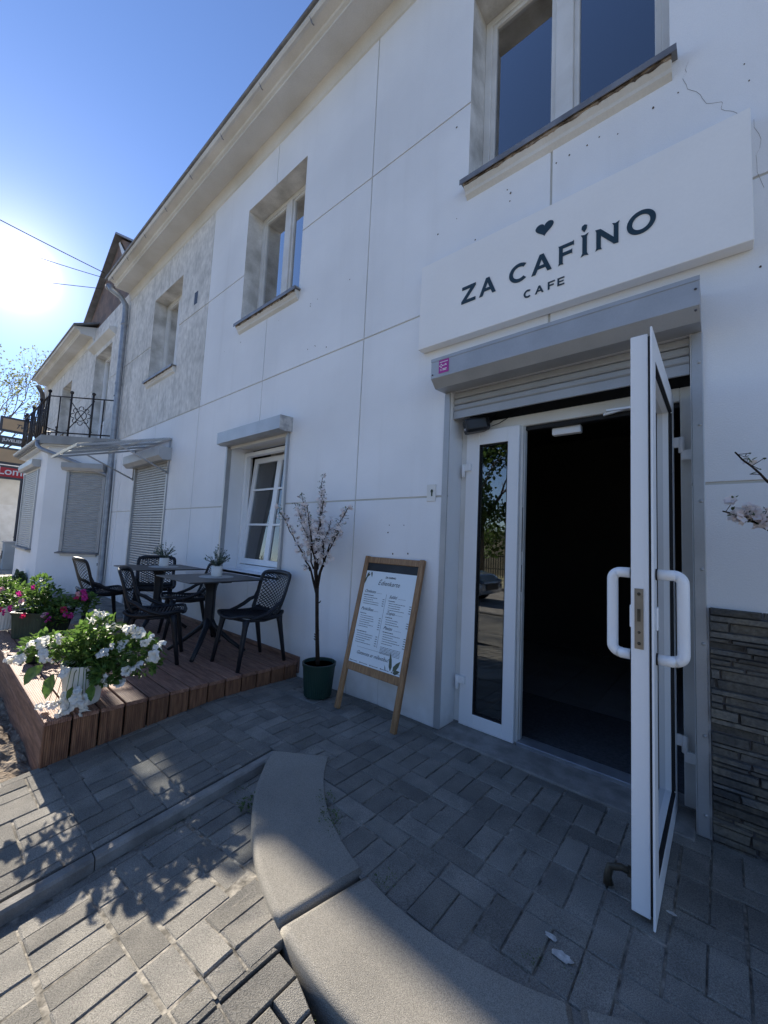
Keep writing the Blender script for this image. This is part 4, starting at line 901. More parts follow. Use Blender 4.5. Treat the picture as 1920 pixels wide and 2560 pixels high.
def flower(me, parent, p, d, sc_=1):
    o = bpy.data.objects.new('flower', me); COL.objects.link(o); o.parent = parent; o.location = Vector(p)-woff(parent)
    o.rotation_euler = Vector(d).to_track_quat('Z', 'Y').to_euler(); o.scale = (sc_,)*3
def plant(root, top, lobes, nl, leafs, stems=14, lm=None):
    """lobes: (centre, radii) ellipsoids of foliage; stems run from the pot to leaf tips"""
    fo = MB(); st = MB()
    for (c, r) in lobes:
        c = Vector(c)
        for _ in range(stems):
            d = rdir(-.3); e = c+Vector((d.x*r[0], d.y*r[1], d.z*r[2]))*.85; b = Vector(top)+Vector((random.uniform(-.05, .05), random.uniform(-.05, .05), 0)); m = (b+e)/2+Vector((0, 0, .07))
            st.tube([b, m, e], [.0035, .003, .002], 5)
            for k in range(10):
                t = random.uniform(.3, 1.0); q = b*(1-t)**2+m*2*t*(1-t)+e*t*t; dd = (rdir(-.5)+d*.5); leafquad(fo, q, dd, Vector((0, 0, 1)), random.uniform(*leafs), random.uniform(leafs[0], leafs[1])*.55)
        for _ in range(nl):
            d = rdir(-.8); k = random.uniform(.45, 1.0)**.6; q = c+Vector((d.x*r[0], d.y*r[1], d.z*r[2]))*k; dd = (d+rdir()*.9+Vector((0, 0, .15))); L_ = random.uniform(*leafs)*random.choice((.6, .8, 1, 1, 1.2))
            leafquad(fo, q, dd, (Vector((0, 0, 1))+rdir()*.7), L_, L_*random.uniform(.45, .62))
    fo.build('foliage', lm or m_leaf, root); st.build('stems', m_leaf, root)
def ribpot(c, r0, r1, h, z0, n=72, rib=.004, sq=False):
    s = MB(); V = []; lv = [(0, r0*.96), (.01, r0), (h*.90, r0+(r1-r0)*.92), (h*.905, r1*1.02), (h, r1*1.04), (h, r1*.95), (h*.88, r1*.92)]
    for (z, r) in lv:
        for k in range(n):
            a = 2*pi*k/n; q = 1
            if sq: q = min(1/max(abs(cos(a)), abs(sin(a))), 1.30)
            rr = (r+(rib*(1 if k % 2 else -1) if z < h*.9 else 0))*q; V.append((c[0]+rr*cos(a+(radians(40) if sq else 0)), c[1]+rr*sin(a+(radians(40) if sq else 0)), z0+z))
    m = len(lv); s.add(V, [(i*n+k, i*n+(k+1) % n, (i+1)*n+(k+1) % n, (i+1)*n+k) for i in range(m-1) for k in range(n)]+[tuple(range(n-1, -1, -1))]); return s
f_w = petunia_mesh(.042, m_wpet); f_p = petunia_mesh(.036, m_pink); f_r = petunia_mesh(.034, m_red); f_l = petunia_mesh(.034, m_lpink)
# white petunias in the white pot at the deck's front corner
PW = thing('potted_petunia', 'white trailing petunias in a ribbed white pot at the front corner of the deck', 'potted plant', (-3.29, .80, DZ))
ribpot((-3.29, .80), .098, .128, .265, DZ, 80, .0022).build('pot', m_wpot, PW)
s = MB(); s.lathe([(.001, DZ+.235), (.12, DZ+.235)], (-3.29, .80)); s.build('soil', m_soil, PW)
rr = Vector((.758, .652, 0))  # screen-right on the ground
ctr = Vector((-3.29, .80, 0))
def PP(a, b, z): return ctr+rr*a+Vector((-rr.y, rr.x, 0))*b+Vector((0, 0, z))
plant(PW, (-3.29, .80, .36), [(PP(0, 0, .47), (.20, .18, .13)), (PP(.06, 0, .58), (.14, .13, .12)), (PP(-.28, .02, .46), (.16, .15, .09)), (PP(.28, .05, .46), (.20, .16, .11)), (PP(.38, .0, .42), (.12, .12, .12)), (PP(.20, -.08, .33), (.09, .07, .06))],
      210, (.032, .058), 14)
s = MB()
for (a, b, z, dx, L_) in ((-.17, -.18, .40, -.3, .13), (-.03, -.22, .37, .05, .15), (.17, -.16, .30, .3, .11), (-.20, -.1, .38, -.5, .10), (.08, -.2, .29, .1, .09)):
    leafquad(s, PP(a, b, z), rr*dx+Vector((.1, -.3, -.9)), Vector((.3, -.9, .3)), L_, L_*.78, fold=.1)
s.build('broad_leaves', m_leaf, PW)
fl_pos = [(-.36, -.05, .45), (-.44, -.08, .40), (-.27, -.12, .52), (-.20, -.14, .50), (-.30, -.16, .42), (-.12, -.20, .44), (-.08, -.16, .55), (.05, -.05, .66), (.10, -.02, .68), (.13, .0, .60), (.30, -.06, .60), (.34, -.02, .58), (.26, -.05, .50), (.45, -.06, .56), (.52, -.05, .52), (.50, -.1, .45), (.42, -.12, .40), (.36, -.12, .36),
          (.18, -.12, .47), (.30, -.1, .28), (.24, -.14, .30), (.02, -.21, .36), (.10, -.20, .24), (.13, -.19, .19), (.02, -.19, .20), (-.04, -.19, .16), (.06, -.20, .15), (.14, -.17, .13), (-.10, -.17, .14)]
for (a, b, z) in fl_pos: flower(f_w, PW, PP(a+random.uniform(-.01, .01), b, z+.01), Vector((.2, -.8, .45))+rdir()*.7, random.uniform(.75, 1.15))
for _ in range(32):
    (a, b, z) = random.choice(fl_pos); flower(f_w, PW, PP(a+random.uniform(-.05, .05), b+random.uniform(-.03, .05), z+random.uniform(-.03, .04)), Vector((.1, -.6, .4))+rdir()*1.1, random.uniform(.5, .95))
st = MB()
for (a, b, z) in fl_pos: st.tube([PP(a*.3, b*.3, .40), PP(a*.75, b*.75, (z+.45)/2+.05), PP(a, b+.012, z)], [.003, .0025, .0015], 5)
st.build('flower_stems', m_leaf, PW)
# magenta petunias in the square olive planter
PM = thing('potted_petunia', 'magenta and red petunias in a ribbed olive green square planter', 'potted plant', (-5.55, .92, DZ))
ribpot((-5.55, .92), .17, .19, .27, DZ, 72, .004, sq=True).build('pot', m_olive, PM)
s = MB(); s.lathe([(.001, DZ+.24), (.18, DZ+.24)], (-5.55, .92)); s.build('soil', m_soil, PM)
ctr = Vector((-5.55, .92, 0))
plant(PM, (-5.55, .92, .36), [(PP(0, 0, .50), (.26, .20, .15)), (PP(-.05, 0, .63), (.10, .1, .12)), (PP(.30, 0, .44), (.24, .16, .11)), (PP(-.28, .0, .50), (.22, .18, .12)), (PP(.45, .0, .50), (.13, .1, .07)), (PP(.22, -.1, .34), (.14, .1, .08))], 120, (.035, .062), 10)
for i, (a, b, z) in enumerate([(-.35, -.2, .47), (-.26, -.22, .40), (-.20, -.24, .38), (-.14, -.24, .42), (.18, -.2, .37), (.24, -.22, .33), (.36, -.18, .42), (.42, -.16, .36), (.38, -.18, .38), (.46, -.14, .58), (.53, -.14, .55), (.44, -.12, .55), (.05, -.22, .64), (-.1, -.2, .56), (-.05, -.22, .50), (.20, -.2, .36), (.0, -.24, .36), (.5, -.12, .60)]):
    me = (f_p, f_r, f_p, f_p, f_l)[i % 5]; flower(me, PM, PP(a, b, z+.01), Vector((.3, -.8, .3))+rdir()*.6, random.uniform(.8, 1.15))
# pale petunias in the smaller white pot behind
PB = thing('potted_petunia', 'mixed white and red petunias in a white pot at the left picture edge', 'potted plant', (-6.30, .70, DZ-.02))
ribpot((-6.30, .70), .13, .16, .27, .09, 64, .002).build('pot', m_wpot, PB)
s = MB(); s.lathe([(.001, .33), (.15, .33)], (-6.30, .70)); s.build('soil', m_soil, PB)
ctr = Vector((-6.30, .70, 0))
plant(PB, (-6.30, .70, .34), [(PP(0, 0, .50), (.26, .22, .16)), (PP(-.1, 0, .58), (.2, .14, .1)), (PP(.2, 0, .5), (.2, .14, .1))], 120, (.035, .06), 10)
for i, (a, b, z) in enumerate([(-.2, -.2, .6), (-.1, -.24, .55), (.0, -.2, .62), (.05, -.24, .50), (.12, -.2, .56), (-.25, -.2, .5), (-.3, -.15, .45), (-.15, -.22, .42)]):
    flower((f_w, f_w, f_r, f_w, f_l)[i % 5], PB, PP(a, b, z), Vector((.3, -.8, .3))+rdir()*.6, 1)
# dark bowl
DB = thing('plant_bowl', 'small black bowl on the deck half hidden behind the white petunias', 'bowl', (-4.50, .74, DZ))
s = MB(); s.lathe([(.06, DZ), (.085, DZ+.03), (.10, DZ+.10), (.105, DZ+.105), (.096, DZ+.10), (.08, DZ+.04)], (-4.50, .74), 28); s.build('bowl', m_resin, DB)
ctr = Vector((-4.50, .74, 0)); plant(DB, (-4.50, .74, DZ+.06), [(PP(0, 0, DZ+.16), (.12, .10, .08))], 60, (.03, .05), 6)
# pots on the tables
def make_tablepot():
    t = thing('table_plant', 'x', 'potted plant', (0, 0, 0))
    s = MB(); s.lathe([(.050, .003), (.052, .006), (.053, .108), (.049, .108), (.047, .09)], (0, 0), 28); s.build('pot', m_wpot, t)
    s = MB(); s.lathe([(.001, .095), (.048, .095)], (0, 0), 20); s.build('soil', m_soil, t)
    fo, st = MB(), MB()
    for _ in range(34):
        d = rdir(.0); d.z = abs(d.z)+.45; e = Vector((d.x*.12, d.y*.12, .11+.13*d.z*random.uniform(.7, 1.1))); b = Vector((random.uniform(-.02, .02), random.uniform(-.02, .02), .09)); m = (b+e)/2+Vector((0, 0, .02))
        st.tube([b, m, e], .0013, 4)
        for k in range(11):
            q = .25+.78*k/10; p = b*(1-q)**2+m*2*q*(1-q)+e*q*q; leafquad(fo, p, rdir(-.3)+d*.4, Vector((0, 0, 1)), random.uniform(.014, .024), random.uniform(.012, .019), fold=.1)
    fo.build('foliage', m_euc, t); st.build('stems', m_euc, t); return t
TP = make_tablepot(); TQ = copy_tree(TP)
for o, x, y, lb in ((TP, -3.94, 2.0, 'white pot of grey-green foliage on the table under the window'), (TQ, -5.30, 2.0, 'white pot of grey-green foliage on the far table by the shuttered door')):
    o.location = (x, y, DZ+.738); o['label'] = lb; o['group'] = 'small white pots on the tables'
TQ.rotation_euler = (0, 0, 2)
s = MB(); s.lathe([(.001, 0), (.165, 0), (.165, .003), (.001, .003)], (0, 0), 48, smooth=False); pm = s.build('placemat', m_doily)
props(pm, 'round pale grey placemat on the table under the window', 'placemat', 'round placemats under the pots'); pm.location = (-3.94, 2.0, DZ+.7352)
p2 = pm.copy(); COL.objects.link(p2); p2.location = (-5.30, 2.0, DZ+.7352); p2['label'] = 'round pale grey placemat on the far table by the shuttered door'

# ------------------------------------------------------------------ blossom trees
def blossom(mb, p, r):
    r *= 1.55
    d = rdir(-.2); u = d.orthogonal().normalized(); v = d.cross(u)
    for k in range(5):
        a = 2*pi*k/5+random.uniform(-.2, .2); e = u*cos(a)+v*sin(a); s_ = d.cross(e)
        mb.add([p, p+e*r*.55+s_*r*.42+d*r*.25, p+e*r+d*r*.30, p+e*r*.55-s_*r*.42+d*r*.25], [(0, 1, 2, 3)], True)
def twig(br, bl, lf, a, b, r0, r1, dens, wob=.012, nb=.62, bare=.1):
    a, b = Vector(a), Vector(b); n = max(4, int((b-a).length/.07)); P = []
    for k in range(n+1):
        t = k/n; P.append(a.lerp(b, t)+Vector((random.uniform(-wob, wob), random.uniform(-wob, wob), random.uniform(-wob, wob)))*(0 < k < n))
    br.tube(P, [r0+(r1-r0)*k/n for k in range(n+1)], 7)
    for k in range(int((b-a).length*dens)):
        t = random.uniform(bare, 1); p = a.lerp(b, t); d = rdir(-.3); L_ = random.uniform(.015, .05); e = p+d*L_
        br.tube([p, e], .0012, 4)
        if random.random() < nb*(1.25 if t < .75 else .7):
            for _ in range(random.choice((1, 2, 3))): blossom(bl, e+rdir()*.012, random.uniform(.011, .017))
        for _ in range(2): leafquad(lf, e, rdir(-.2), Vector((0, 0, 1)), random.uniform(.014, .028), random.uniform(.007, .011))
T_ = thing('blossom_tree', 'artificial cherry blossom tree in a dark green pot beside the wooden menu board', 'potted tree', (-2.555, 2.24, 0))
ribpot((-2.555, 2.24), .110, .135, .265, .0, 90, .0022).build('pot', m_gpot, T_)
s = MB(); s.lathe([(.001, .24), (.126, .24)], (-2.555, 2.24), 30); s.build('soil', m_soil, T_)
br, bl, lf = MB(), MB(), MB()
br.tube([(-2.57, 2.24, .22), (-2.60, 2.24, .45), (-2.615, 2.235, .65), (-2.64, 2.24, .86)], [.019, .016, .015, .016], 10)
for k in range(9): z = random.uniform(.35, .85); br.tube([(-2.60, 2.24, z), (-2.60+random.choice((-.03, .03)), 2.23, z+.02)], [.006, .003], 5)
br.tube([(-2.64, 2.24, .86), (-2.665, 2.24, 1.0), (-2.66, 2.25, 1.12)], [.018, .013, .009], 8)
br.tube([(-2.64, 2.24, .86), (-2.60, 2.23, 1.0), (-2.545, 2.22, 1.09)], [.015, .012, .009], 8)
br.tube([(-2.64, 2.24, .82), (-2.70, 2.24, .93), (-2.755, 2.25, 1.02)], [.014, .010, .007], 8)
br.tube([(-2.64, 2.24, .86), (-2.63, 2.2, 1.0), (-2.62, 2.18, 1.12)], [.014, .011, .008], 8)
ctr = None
for (a, b, dn) in (((-2.755, 2.25, 1.02), (-3.257, 2.22, 1.573), 60), ((-2.76, 2.25, 1.00), (-2.79, 2.2, 1.05), 60), ((-2.70, 2.24, 1.02), (-2.995, 2.28, 1.705), 80), ((-2.66, 2.25, 1.12), (-2.955, 2.18, 1.60), 90), ((-2.66, 2.25, 1.10), (-2.80, 2.15, 1.42), 80),
    ((-2.66, 2.25, 1.12), (-2.654, 2.24, 1.818), 95), ((-2.62, 2.18, 1.12), (-2.69, 2.12, 1.56), 90), ((-2.62, 2.18, 1.12), (-2.51, 2.14, 1.69), 80), ((-2.545, 2.22, 1.09), (-2.325, 2.25, 1.545), 70), ((-2.545, 2.22, 1.09), (-2.455, 2.30, 1.45), 75),
    ((-2.62, 2.20, 1.05), (-2.58, 2.30, 1.45), 90), ((-2.645, 2.24, 1.02), (-2.72, 2.32, 1.35), 80), ((-2.55, 2.22, 1.05), (-2.48, 2.12, 1.30), 80)):
    twig(br, bl, lf, a, b, .0075, .0025, dn)
br.build('trunk', m_bark, T_); bl.build('blossoms', m_petal, T_); lf.build('leaves', m_leafd, T_)
T_ = thing('blossom_tree', 'blossom tree mostly out of frame, two twigs reaching in at the right edge', 'potted tree', (.50, 2.05, 0))
ribpot((.52, 2.05), .110, .135, .265, .0, 90, .0022).build('pot', m_gpot, T_)
br, bl, lf = MB(), MB(), MB()
br.tube([(.52, 2.05, .22), (.50, 2.05, .6), (.48, 2.04, .95)], [.019, .016, .014], 10)
br.tube([(.48, 2.04, .95), (.40, 2.02, 1.15), (.30, 2.0, 1.33)], [.014, .010, .008], 8); br.tube([(.48, 2.04, .95), (.47, 2.04, 1.2), (.50, 2.05, 1.35)], [.014, .010, .008], 8)
for (a, b, dn, nb) in (((.30, 2.0, 1.33), (.134, 2.0, 1.562), 30, .5), ((.134, 2.0, 1.562), (.045, 2.0, 1.686), 50, .12), ((.30, 2.0, 1.33), (.14, 2.0, 1.42), 60, .5), ((.14, 2.0, 1.42), (.005, 1.99, 1.458), 190, .8), ((.14, 2.0, 1.38), (.075, 1.99, 1.425), 130, .7),
    ((.50, 2.05, 1.35), (.55, 2.0, 1.8), 60, .6), ((.50, 2.05, 1.3), (.75, 2.05, 1.6), 60, .6), ((.45, 2.04, 1.2), (.30, 2.1, 1.7), 60, .6)):
    twig(br, bl, lf, a, b, .0042, .0028, dn, wob=.004, nb=nb)
br.build('trunk', m_bark, T_); bl.build('blossoms', m_petal, T_); lf.build('leaves', m_leafd, T_)

# ------------------------------------------------------------------ menu board
MBD = thing('menu_board', 'wooden pavement menu board leaning on the wall beside the cafe door', 'menu board', (0, 0, 0))
s = MB(); s.box(-.302, -.258, 0, .028, 0, 1.19); s.box(.258, .302, 0, .028, 0, 1.19); s.box(-.258, .258, .002, .026, 1.135, 1.185); s.box(-.258, .258, .002, .026, .295, .352); s.build('frame', m_oak, MBD, bevel=.003)
s = MB(); s.box(-.258, .258, .010, .020, .352, 1.135); s.build('chalkboard', m_chalk, MBD)
s = MB(); s.box(-.256, .256, .0075, .0095, .354, 1.07); PO = s.build('poster', m_poster, MBD)
def text(body, x, z, size, shear=0, mt=m_ink, align='LEFT', bold=0, parent=PO, y=.0065, base=None):
    cu = bpy.data.curves.new('lettering', 'FONT'); cu.body = body; cu.size = size; cu.shear = shear; cu.align_x = align; cu.extrude = .0002; cu.offset = bold
    cu.materials.append(mt); o = bpy.data.objects.new('lettering', cu); COL.objects.link(o); o.parent = parent; o.location = (x, y, z); o.rotation_euler = (pi/2, 0, 0); cu.resolution_u = 3; return o
text('ZA CAFINO', 0.01, 1.022, .020, 0, align='CENTER', bold=.0006)
text('Ēdienkarte', 0.0, .965, .050, .35, align='CENTER')
for bd, x, z in (('Omletes', -.235, .895), ('Pankūkas', -.235, .755), ('Salāti', .03, .875), ('Zupas', .03, .755), ('Pastas', .03, .645)): text(bd, x, z, .034, .4)
text('Gatavots ar mīlestību!', -.03, .425, .036, .4, align='CENTER')
s = MB()
def dash(x, z, l, h=.0045, seg=None):
    e = x+l
    while x < e:
        q = random.uniform(.006, .022); q = min(q, e-x); s.box(x, x+q, .0065, .0074, z, z+h*random.uniform(.75, 1)); x += q+.003
def block(x, z, rows, bold0=True, w_=.17, px=.235):
    for k in range(rows):
        dash(x+.008*(k > 0), z-.0165*k, random.uniform(.5, 1)*w_*(.7 if k == 0 else 1), .006 if (k == 0 and bold0) else .004)
        if k > 0: s.box(x+w_+.035, x+w_+.053, .0065, .0074, z-.0165*k, z-.0165*k+.0045)
block(-.235, .872, 5); block(-.235, .727, 7); block(-.235, .590, 6); block(.03, .852, 5); block(.03, .730, 4); block(.03, .622, 6)
for k in range(6): dash(.035, .515-.009*k, .19, .003)
for (x0, x1, z) in ((-.12, -.05, .898), (-.11, -.05, .758), (.12, .19, .878), (.12, .19, .758), (.13, .2, .648), (-.20, .14, .475)): s.box(x0, x1, .0065, .0072, z, z+.0014)
s.box(-.001, .0005, .0065, .0072, .50, .90)
for k in range(5): x = -.245+.105*k; s.box(x, x+.008, .0065, .0072, .364, .372); dash(x+.012, .366, .07, .004)
s.build('menu_print', m_ink, PO)
s = MB()
def pleaf(x, z, a, L_, w_):
    P = [(0, 0), (.25, .5), (.6, .42), (1, 0), (.6, -.42), (.25, -.5)]; c_, s_ = cos(a), sin(a)
    s.add([(x+(p[0]*L_)*c_-(p[1]*w_)*s_, .0067, z+(p[0]*L_)*s_+(p[1]*w_)*c_) for p in P], [(5, 4, 3, 2, 1, 0)])
for q in ((.165, .37, 1.75, .13, .028), (.185, .375, .95, .10, .035), (.19, .365, .35, .065, .03), (.12, .365, 1.9, .04, .008), (-.225, 1.06, -1.9, .07, .018), (-.20, 1.065, -1.3, .05, .015), (-.245, 1.02, -1.7, .06, .015), (-.21, 1.045, -2.4, .05, .012)): pleaf(*q)
s.build('printed_leaves', m_inkg, PO)
MBD.location = (-1.978, 2.168, .002); MBD.rotation_euler = (-atan2(.268, 1.157), 0, radians(-.6))

# ------------------------------------------------------------------ cables
for i, (a, b, lb) in enumerate((((-11.65, 2.40, 7.68), (-11.297, .465, 7.69), 'thickest overhead cable, running highest from the gable to the left edge'), ((-11.8, 2.40, 7.63), (-11.418, 1.25, 7.34), 'middle overhead cable leaving the gable toward the sun'), ((-11.95, 2.40, 7.40), (-11.75, .9, 6.75), 'lowest thin overhead cable leaving the gable edge'))):
    a, b = Vector(a), Vector(b); d = b-a; s = MB(); P = []
    for k in range(25):
        t = k/24; P.append(a+d*t*(4.5)+Vector((0, 0, -.5*4*t*(1-t)*(.3 if i < 2 else .1))))
    s.tube(P, .010 if i == 0 else .008, 5); props(s.build('overhead_cable', m_dgrey), lb, 'cable', 'overhead cables fixed to the gable')

# ------------------------------------------------------------------ far left: signs, cabinet, building, tree, shrubs
def board(x, y0, y1, z0, z1, face, name, lab, txt=None, tm=None, sz=.3, sh_=0, px=0):
    t = thing(name, lab, 'sign', (x, (y0+y1)/2, z0)); s = MB(); s.box(x-.10, x, y0-.07, y1+.07, z0-.07, z1+.07); s.build('frame', m_dgrey, t)
    s = MB(); s.box(x+.001, x+.012, y0, y1, z0, z1); s.build('face', face, t)
    if txt:
        cu = bpy.data.curves.new('lettering', 'FONT'); cu.body = txt; cu.size = sz; cu.shear = sh_; cu.extrude = .002; cu.offset = .004; cu.materials.append(tm)
        o = bpy.data.objects.new('lettering', cu); COL.objects.link(o); o.parent = t; o.location = Vector((x+.016, y0+px, z0+(z1-z0)*.25))-woff(t); o.rotation_euler = (pi/2, 0, pi/2)
    s = MB(); s.box(x-.07, x-.03, (y0+y1)/2-.02, (y0+y1)/2+.02, -.1, z0-.07); s.build('post', m_dgrey, t)
    return t
board(-18.0, 1.42, 2.75, 4.44, 4.80, m_amber, 'hanging_sign', 'amber sign with black frame and dark script, top of the stack by the bay', 'Tvistas', m_dgrey, .20, .4, .30)
board(-18.05, 1.43, 2.75, 4.02, 4.16, m_dgrey, 'hanging_sign', 'narrow black sign with white capitals reading JUVELIERIZSTR', 'JUVELIERIZSTRĀDĀJUMI', m_wht, .13, 0, .03)
board(-18.0, 1.36, 2.75, 3.36, 3.78, m_amber, 'hanging_sign', 'plain amber sign with black frame, third in the stack by the bay')
board(-17.9, 1.30, 2.75, 2.86, 3.16, m_redsign, 'hanging_sign', 'red sign with large white letters Lomb, lowest of the stack', 'Lombards', m_wht, .34, 0, .12)
FB = thing('neighbour_building', 'pale grey neighbouring building with flat metal awning behind the sign stack', 'building', (-26, 2, -.1))
s = MB(); s.box(-34, -25, -1.0, 9, -.3, 4.6); s.build('wall', m_cream, FB); s = MB(); s.box(-25.05, -24.0, -.9, 4.0, 3.55, 3.65); s.build('awning', m_grey, FB)
s = MB(); s.box(-25.0, -24.97, 1.75, 3.2, 0.2, 2.2); s.build('garage_panel', m_pvc_d, FB)
CB = thing('utility_cabinet', 'pale grey metal utility cabinet on the sunny pavement left of the bay', 'cabinet', (-17.1, 1.9, -.1))
s = MB(); s.box(-17.5, -17.02, 1.72, 2.35, -.12, .72); s.build('body', M('cabinet_grey', (.45, .46, .45), .6, var=.06), CB, bevel=.01)
s = MB(); s.box(-17.53, -16.99, 1.69, 2.38, .72, .76); s.build('lid', m_grey, CB); s = MB(); s.box(-17.5, -17.3, 1.708, 1.7199, .2, .45); s.build('socket', m_black, CB)
def crown(mb, c, r, n, L0, L1, hole=.35, seedv=0, flat=1):
    c = Vector(c)
    for _ in range(n):
        for _t in range(20):
            d = rdir(); k = random.random()**.4; p = Vector((d.x*r[0], d.y*r[1], d.z*r[2]))*k
            if noise.noise((c+p)*1.1+Vector((seedv, 0, 0))) > -hole+.25: break
        L_ = random.uniform(L0, L1); leafquad(mb, c+p, rdir(), rdir(), L_, L_*.6)
def limbs(mb, base, h, r, spread, n, depth=2):
    def rec(p, d, l, rad, k):
        e = p+d*l; m = (p+e)/2+rdir()*l*.06; mb.tube([p, m, e], [rad, rad*.8, rad*.6], 6)
        if k == 0: tips.append(e); return
        for _ in range(random.choice((2, 3))): rec(m if random.random() < .3 else e, (d+rdir()*spread).normalized(), l*random.uniform(.6, .82), rad*.55, k-1)
        tips.append(e)
    tips = []
    mb.tube([base, Vector(base)+Vector((.05, .02, h*.5)), Vector(base)+Vector((0, 0, h))], [r, r*.85, r*.7], 10)
    for q in range(n): rec(Vector(base)+Vector((0, 0, h*(.75+.25*random.random()))), (Vector((cos(2*pi*q/n), sin(2*pi*q/n), random.uniform(.8, 1.6)))).normalized(), h*.55, r*.5, depth)
    return tips
LT = thing('street_tree', 'bare-branched tree with sparse pale spring leaves behind the sign stack', 'tree', (-24, 1.6, -.2))
random.seed(21); s = MB(); tp = limbs(s, (-24, .9, -.3), 4.2, .11, .5, 8, 4); s.build('trunk', m_barkg, LT)
s = MB()
for p in tp:
    for _ in range(5): leafquad(s, p+rdir()*.2, rdir(), rdir(), random.uniform(.08, .15), .07)
s.build('crown', m_spring, LT)
SHB = thing('evergreen_shrub', 'dark evergreen shrub behind the utility cabinet', 'shrub', (-18.3, 2.3, -.1))
s = MB()
for (c, r, n) in (((-18.6, 2.5, .5), (.5, .5, .6), 900), ((-18.6, 2.6, 1.1), (.38, .38, .5), 700), ((-18.6, 2.65, 1.65), (.22, .25, .4), 350)): crown(s, c, r, n, .06, .12)
s.build('crown', M('conifer_leaf', (.035, .06, .022), .6, vs=4, var=.25, isl=.3), SHB); s = MB(); s.tube([(-18.6, 2.5, -.2), (-18.6, 2.6, 1.6)], [.05, .02], 8); s.build('trunk', m_bark, SHB)
BP = thing('low_plant', 'small leafy weed-like plant growing at the foot of the bay corner', 'plant', (-11.2, 1.5, -.1))
s = MB(); crown(s, (-11.3, 1.42, .10), (.26, .14, .20), 260, .07, .12); s.build('foliage', m_leafd, BP); s = MB()
for k in range(8): s.tube([(-11.3, 1.42, -.12), (-11.3+random.uniform(-.2, .2), 1.42+random.uniform(-.1, .1), .2)], [.006, .003], 5)
s.build('stems', m_leafd, BP)

# ------------------------------------------------------------------ across the street (mirrored in the glass)
random.seed(5)
for i, (x, y, sc_, lb) in enumerate(((-9.5, -13.6, 1.0, 'leafy green street tree across the road, left one'), (-4.8, -14.2, .85, 'leafy green street tree across the road, middle one'), (1.5, -14.0, 1.1, 'leafy green street tree across the road, right one'))):
    t = thing('street_tree', lb, 'tree', (x, y, -.33), 'leafy trees across the road'); s = MB(); limbs(s, (x, y, -.35), 3.2*sc_, .17, .5, 5, 2); s.build('trunk', m_barkg, t)
    s = MB()
    for q in range(16):
        c = (x+random.uniform(-2.3, 2.3)*sc_, y+random.uniform(-1.3, 1.3)*sc_, 1.9+.42*q*sc_+random.uniform(-.3, .3)); crown(s, c, (1.35*sc_, 1.15*sc_, 1.0*sc_), 520, .14, .27, seedv=q)
    s.build('crown', m_tree, t)
WL = thing('garden_wall', 'long beige rendered wall behind the trees across the road', 'wall', (-4, -17, -.3))
s = MB(); s.box(-30, 20, -17.3, -17, -.4, 2.2); s.build('wall', m_beige, WL); s = MB(); s.box(-30.05, 20.05, -17.35, -16.95, 2.2, 2.27); s.build('coping', m_conc, WL)
FN = thing('railing_fence', 'dark metal railing fence across the road before the beige wall', 'fence', (-5, -15.6, -.33))
s = MB()
for k in range(180): x = -18+.14*k; s.box(x, x+.05, -15.62, -15.60, -.33, .95)
s.build('pickets', m_fen, FN); s = MB(); s.box(-18, 7.2, -15.66, -15.63, .1, .15); s.box(-18, 7.2, -15.66, -15.63, .8, .85); s.build('rails', m_fen, FN)
CXC = -7.5
CR = thing('parked_car', 'silver parked car seen mirrored in the narrow door glass', 'car', (CXC, -6.2, -.42))
body = [(-2.1, .30), (-2.12, .55), (-2.0, .82), (-1.55, .93), (-.95, 1.38), (-.1, 1.46), (.55, 1.40), (1.15, .98), (1.85, .84), (2.10, .66), (2.14, .45), (2.08, .28), (1.72, .22), (1.0, .20), (-1.0, .20), (-1.7, .22)]
bm_ = bmesh.new(); rows = []
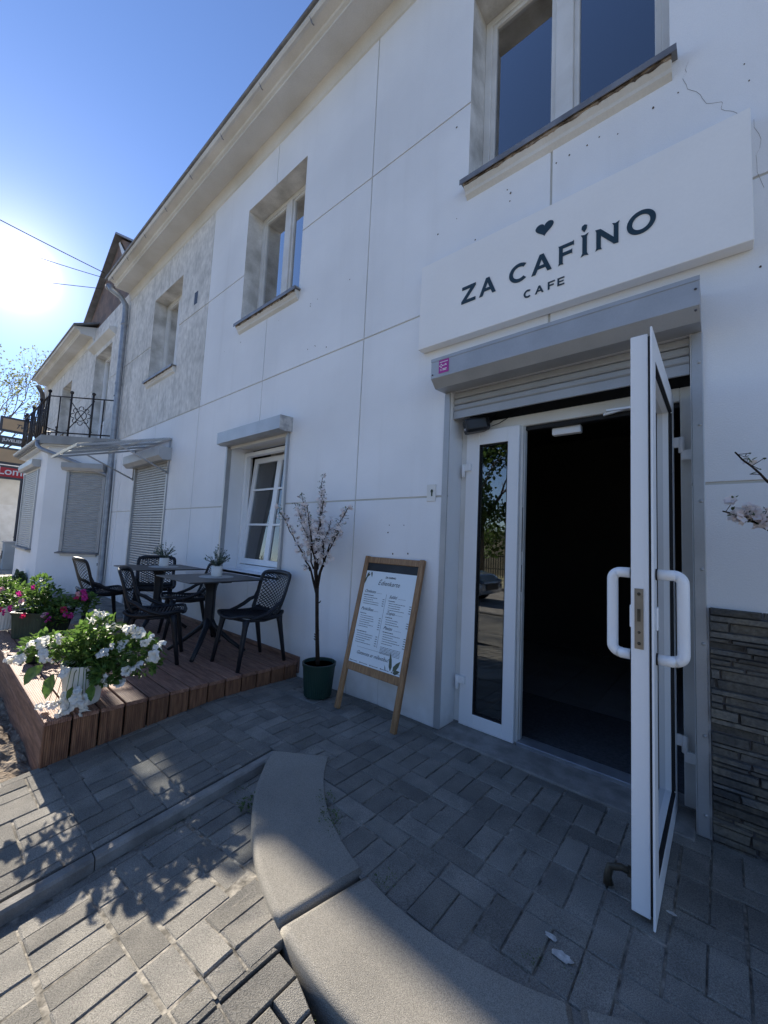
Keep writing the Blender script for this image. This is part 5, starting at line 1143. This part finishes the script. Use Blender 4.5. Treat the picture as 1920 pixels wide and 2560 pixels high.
for (yy, k, dzk) in ((-.82, .985, 0), (-.62, 1, .02), (.62, 1, .02), (.82, .985, 0)):
    rows.append([bm_.verts.new((CXC+p[0]*k, -6.2+(yy*(.84 if p[1] > 1.2 else 1)), -.42+p[1]+(dzk if p[1] > .8 else 0))) for p in body])
nb_ = len(body)
for a_ in range(3):
    for i in range(nb_): bm_.faces.new((rows[a_][i], rows[a_][(i+1) % nb_], rows[a_+1][(i+1) % nb_], rows[a_+1][i]))
bm_.faces.new(rows[0][::-1]); bm_.faces.new(rows[3])
bmesh.ops.recalc_face_normals(bm_, faces=bm_.faces)
s = MB(); s.add([v.co.copy() for v in bm_.verts], [tuple(v.index for v in f_.verts) for f_ in (bm_.verts.index_update() or bm_.faces)]); bm_.free()
s.build('body', m_car, CR, bevel=.04, seg=3, ang=20)
s = MB(); 
for sg in (-1, 1): s.prism([(CXC+p[0], -.42+p[1]) for p in ((-1.3, .98), (-.9, 1.32), (.5, 1.34), (1.0, .99))], 'y', -6.2+sg*.795, -6.2+sg*.83)
s.build('side_window', m_black, CR)
for (dx, dy) in ((-1.32, -.8), (-1.32, .8), (1.36, -.8), (1.36, .8)):
    s = MB(); s.tube([(CXC+dx, -6.2+dy-.1, -.11), (CXC+dx, -6.2+dy+.1, -.11)], .31, 28); wh = s.build('wheel', m_rub, CR)
    s = MB(); s.tube([(CXC+dx, -6.2+dy-.105, -.11), (CXC+dx, -6.2+dy+.105, -.11)], .19, 20); s.build('rim', m_galv, wh)
for dy in (-.62, .62):
    s = MB(); s.ball((CXC+2.04, -6.2+dy, .24), .13, sz=.6); s.build('headlight', m_glass, CR)
s = MB(); s.box(CXC+2.08, CXC+2.15, -6.6, -5.8, 0, .18); s.build('grille', m_black, CR)
# turn lettering curves into plain meshes
dg = bpy.context.evaluated_depsgraph_get()
for o in [o for o in bpy.data.objects if o.type in ('FONT', 'CURVE')]:
    me = bpy.data.meshes.new_from_object(o.evaluated_get(dg)); n_ = o.name.split('.')[0]
    q = bpy.data.objects.new(n_, me); COL.objects.link(q); q.parent = o.parent; q.location = o.location; q.rotation_euler = o.rotation_euler
    bpy.data.objects.remove(o)
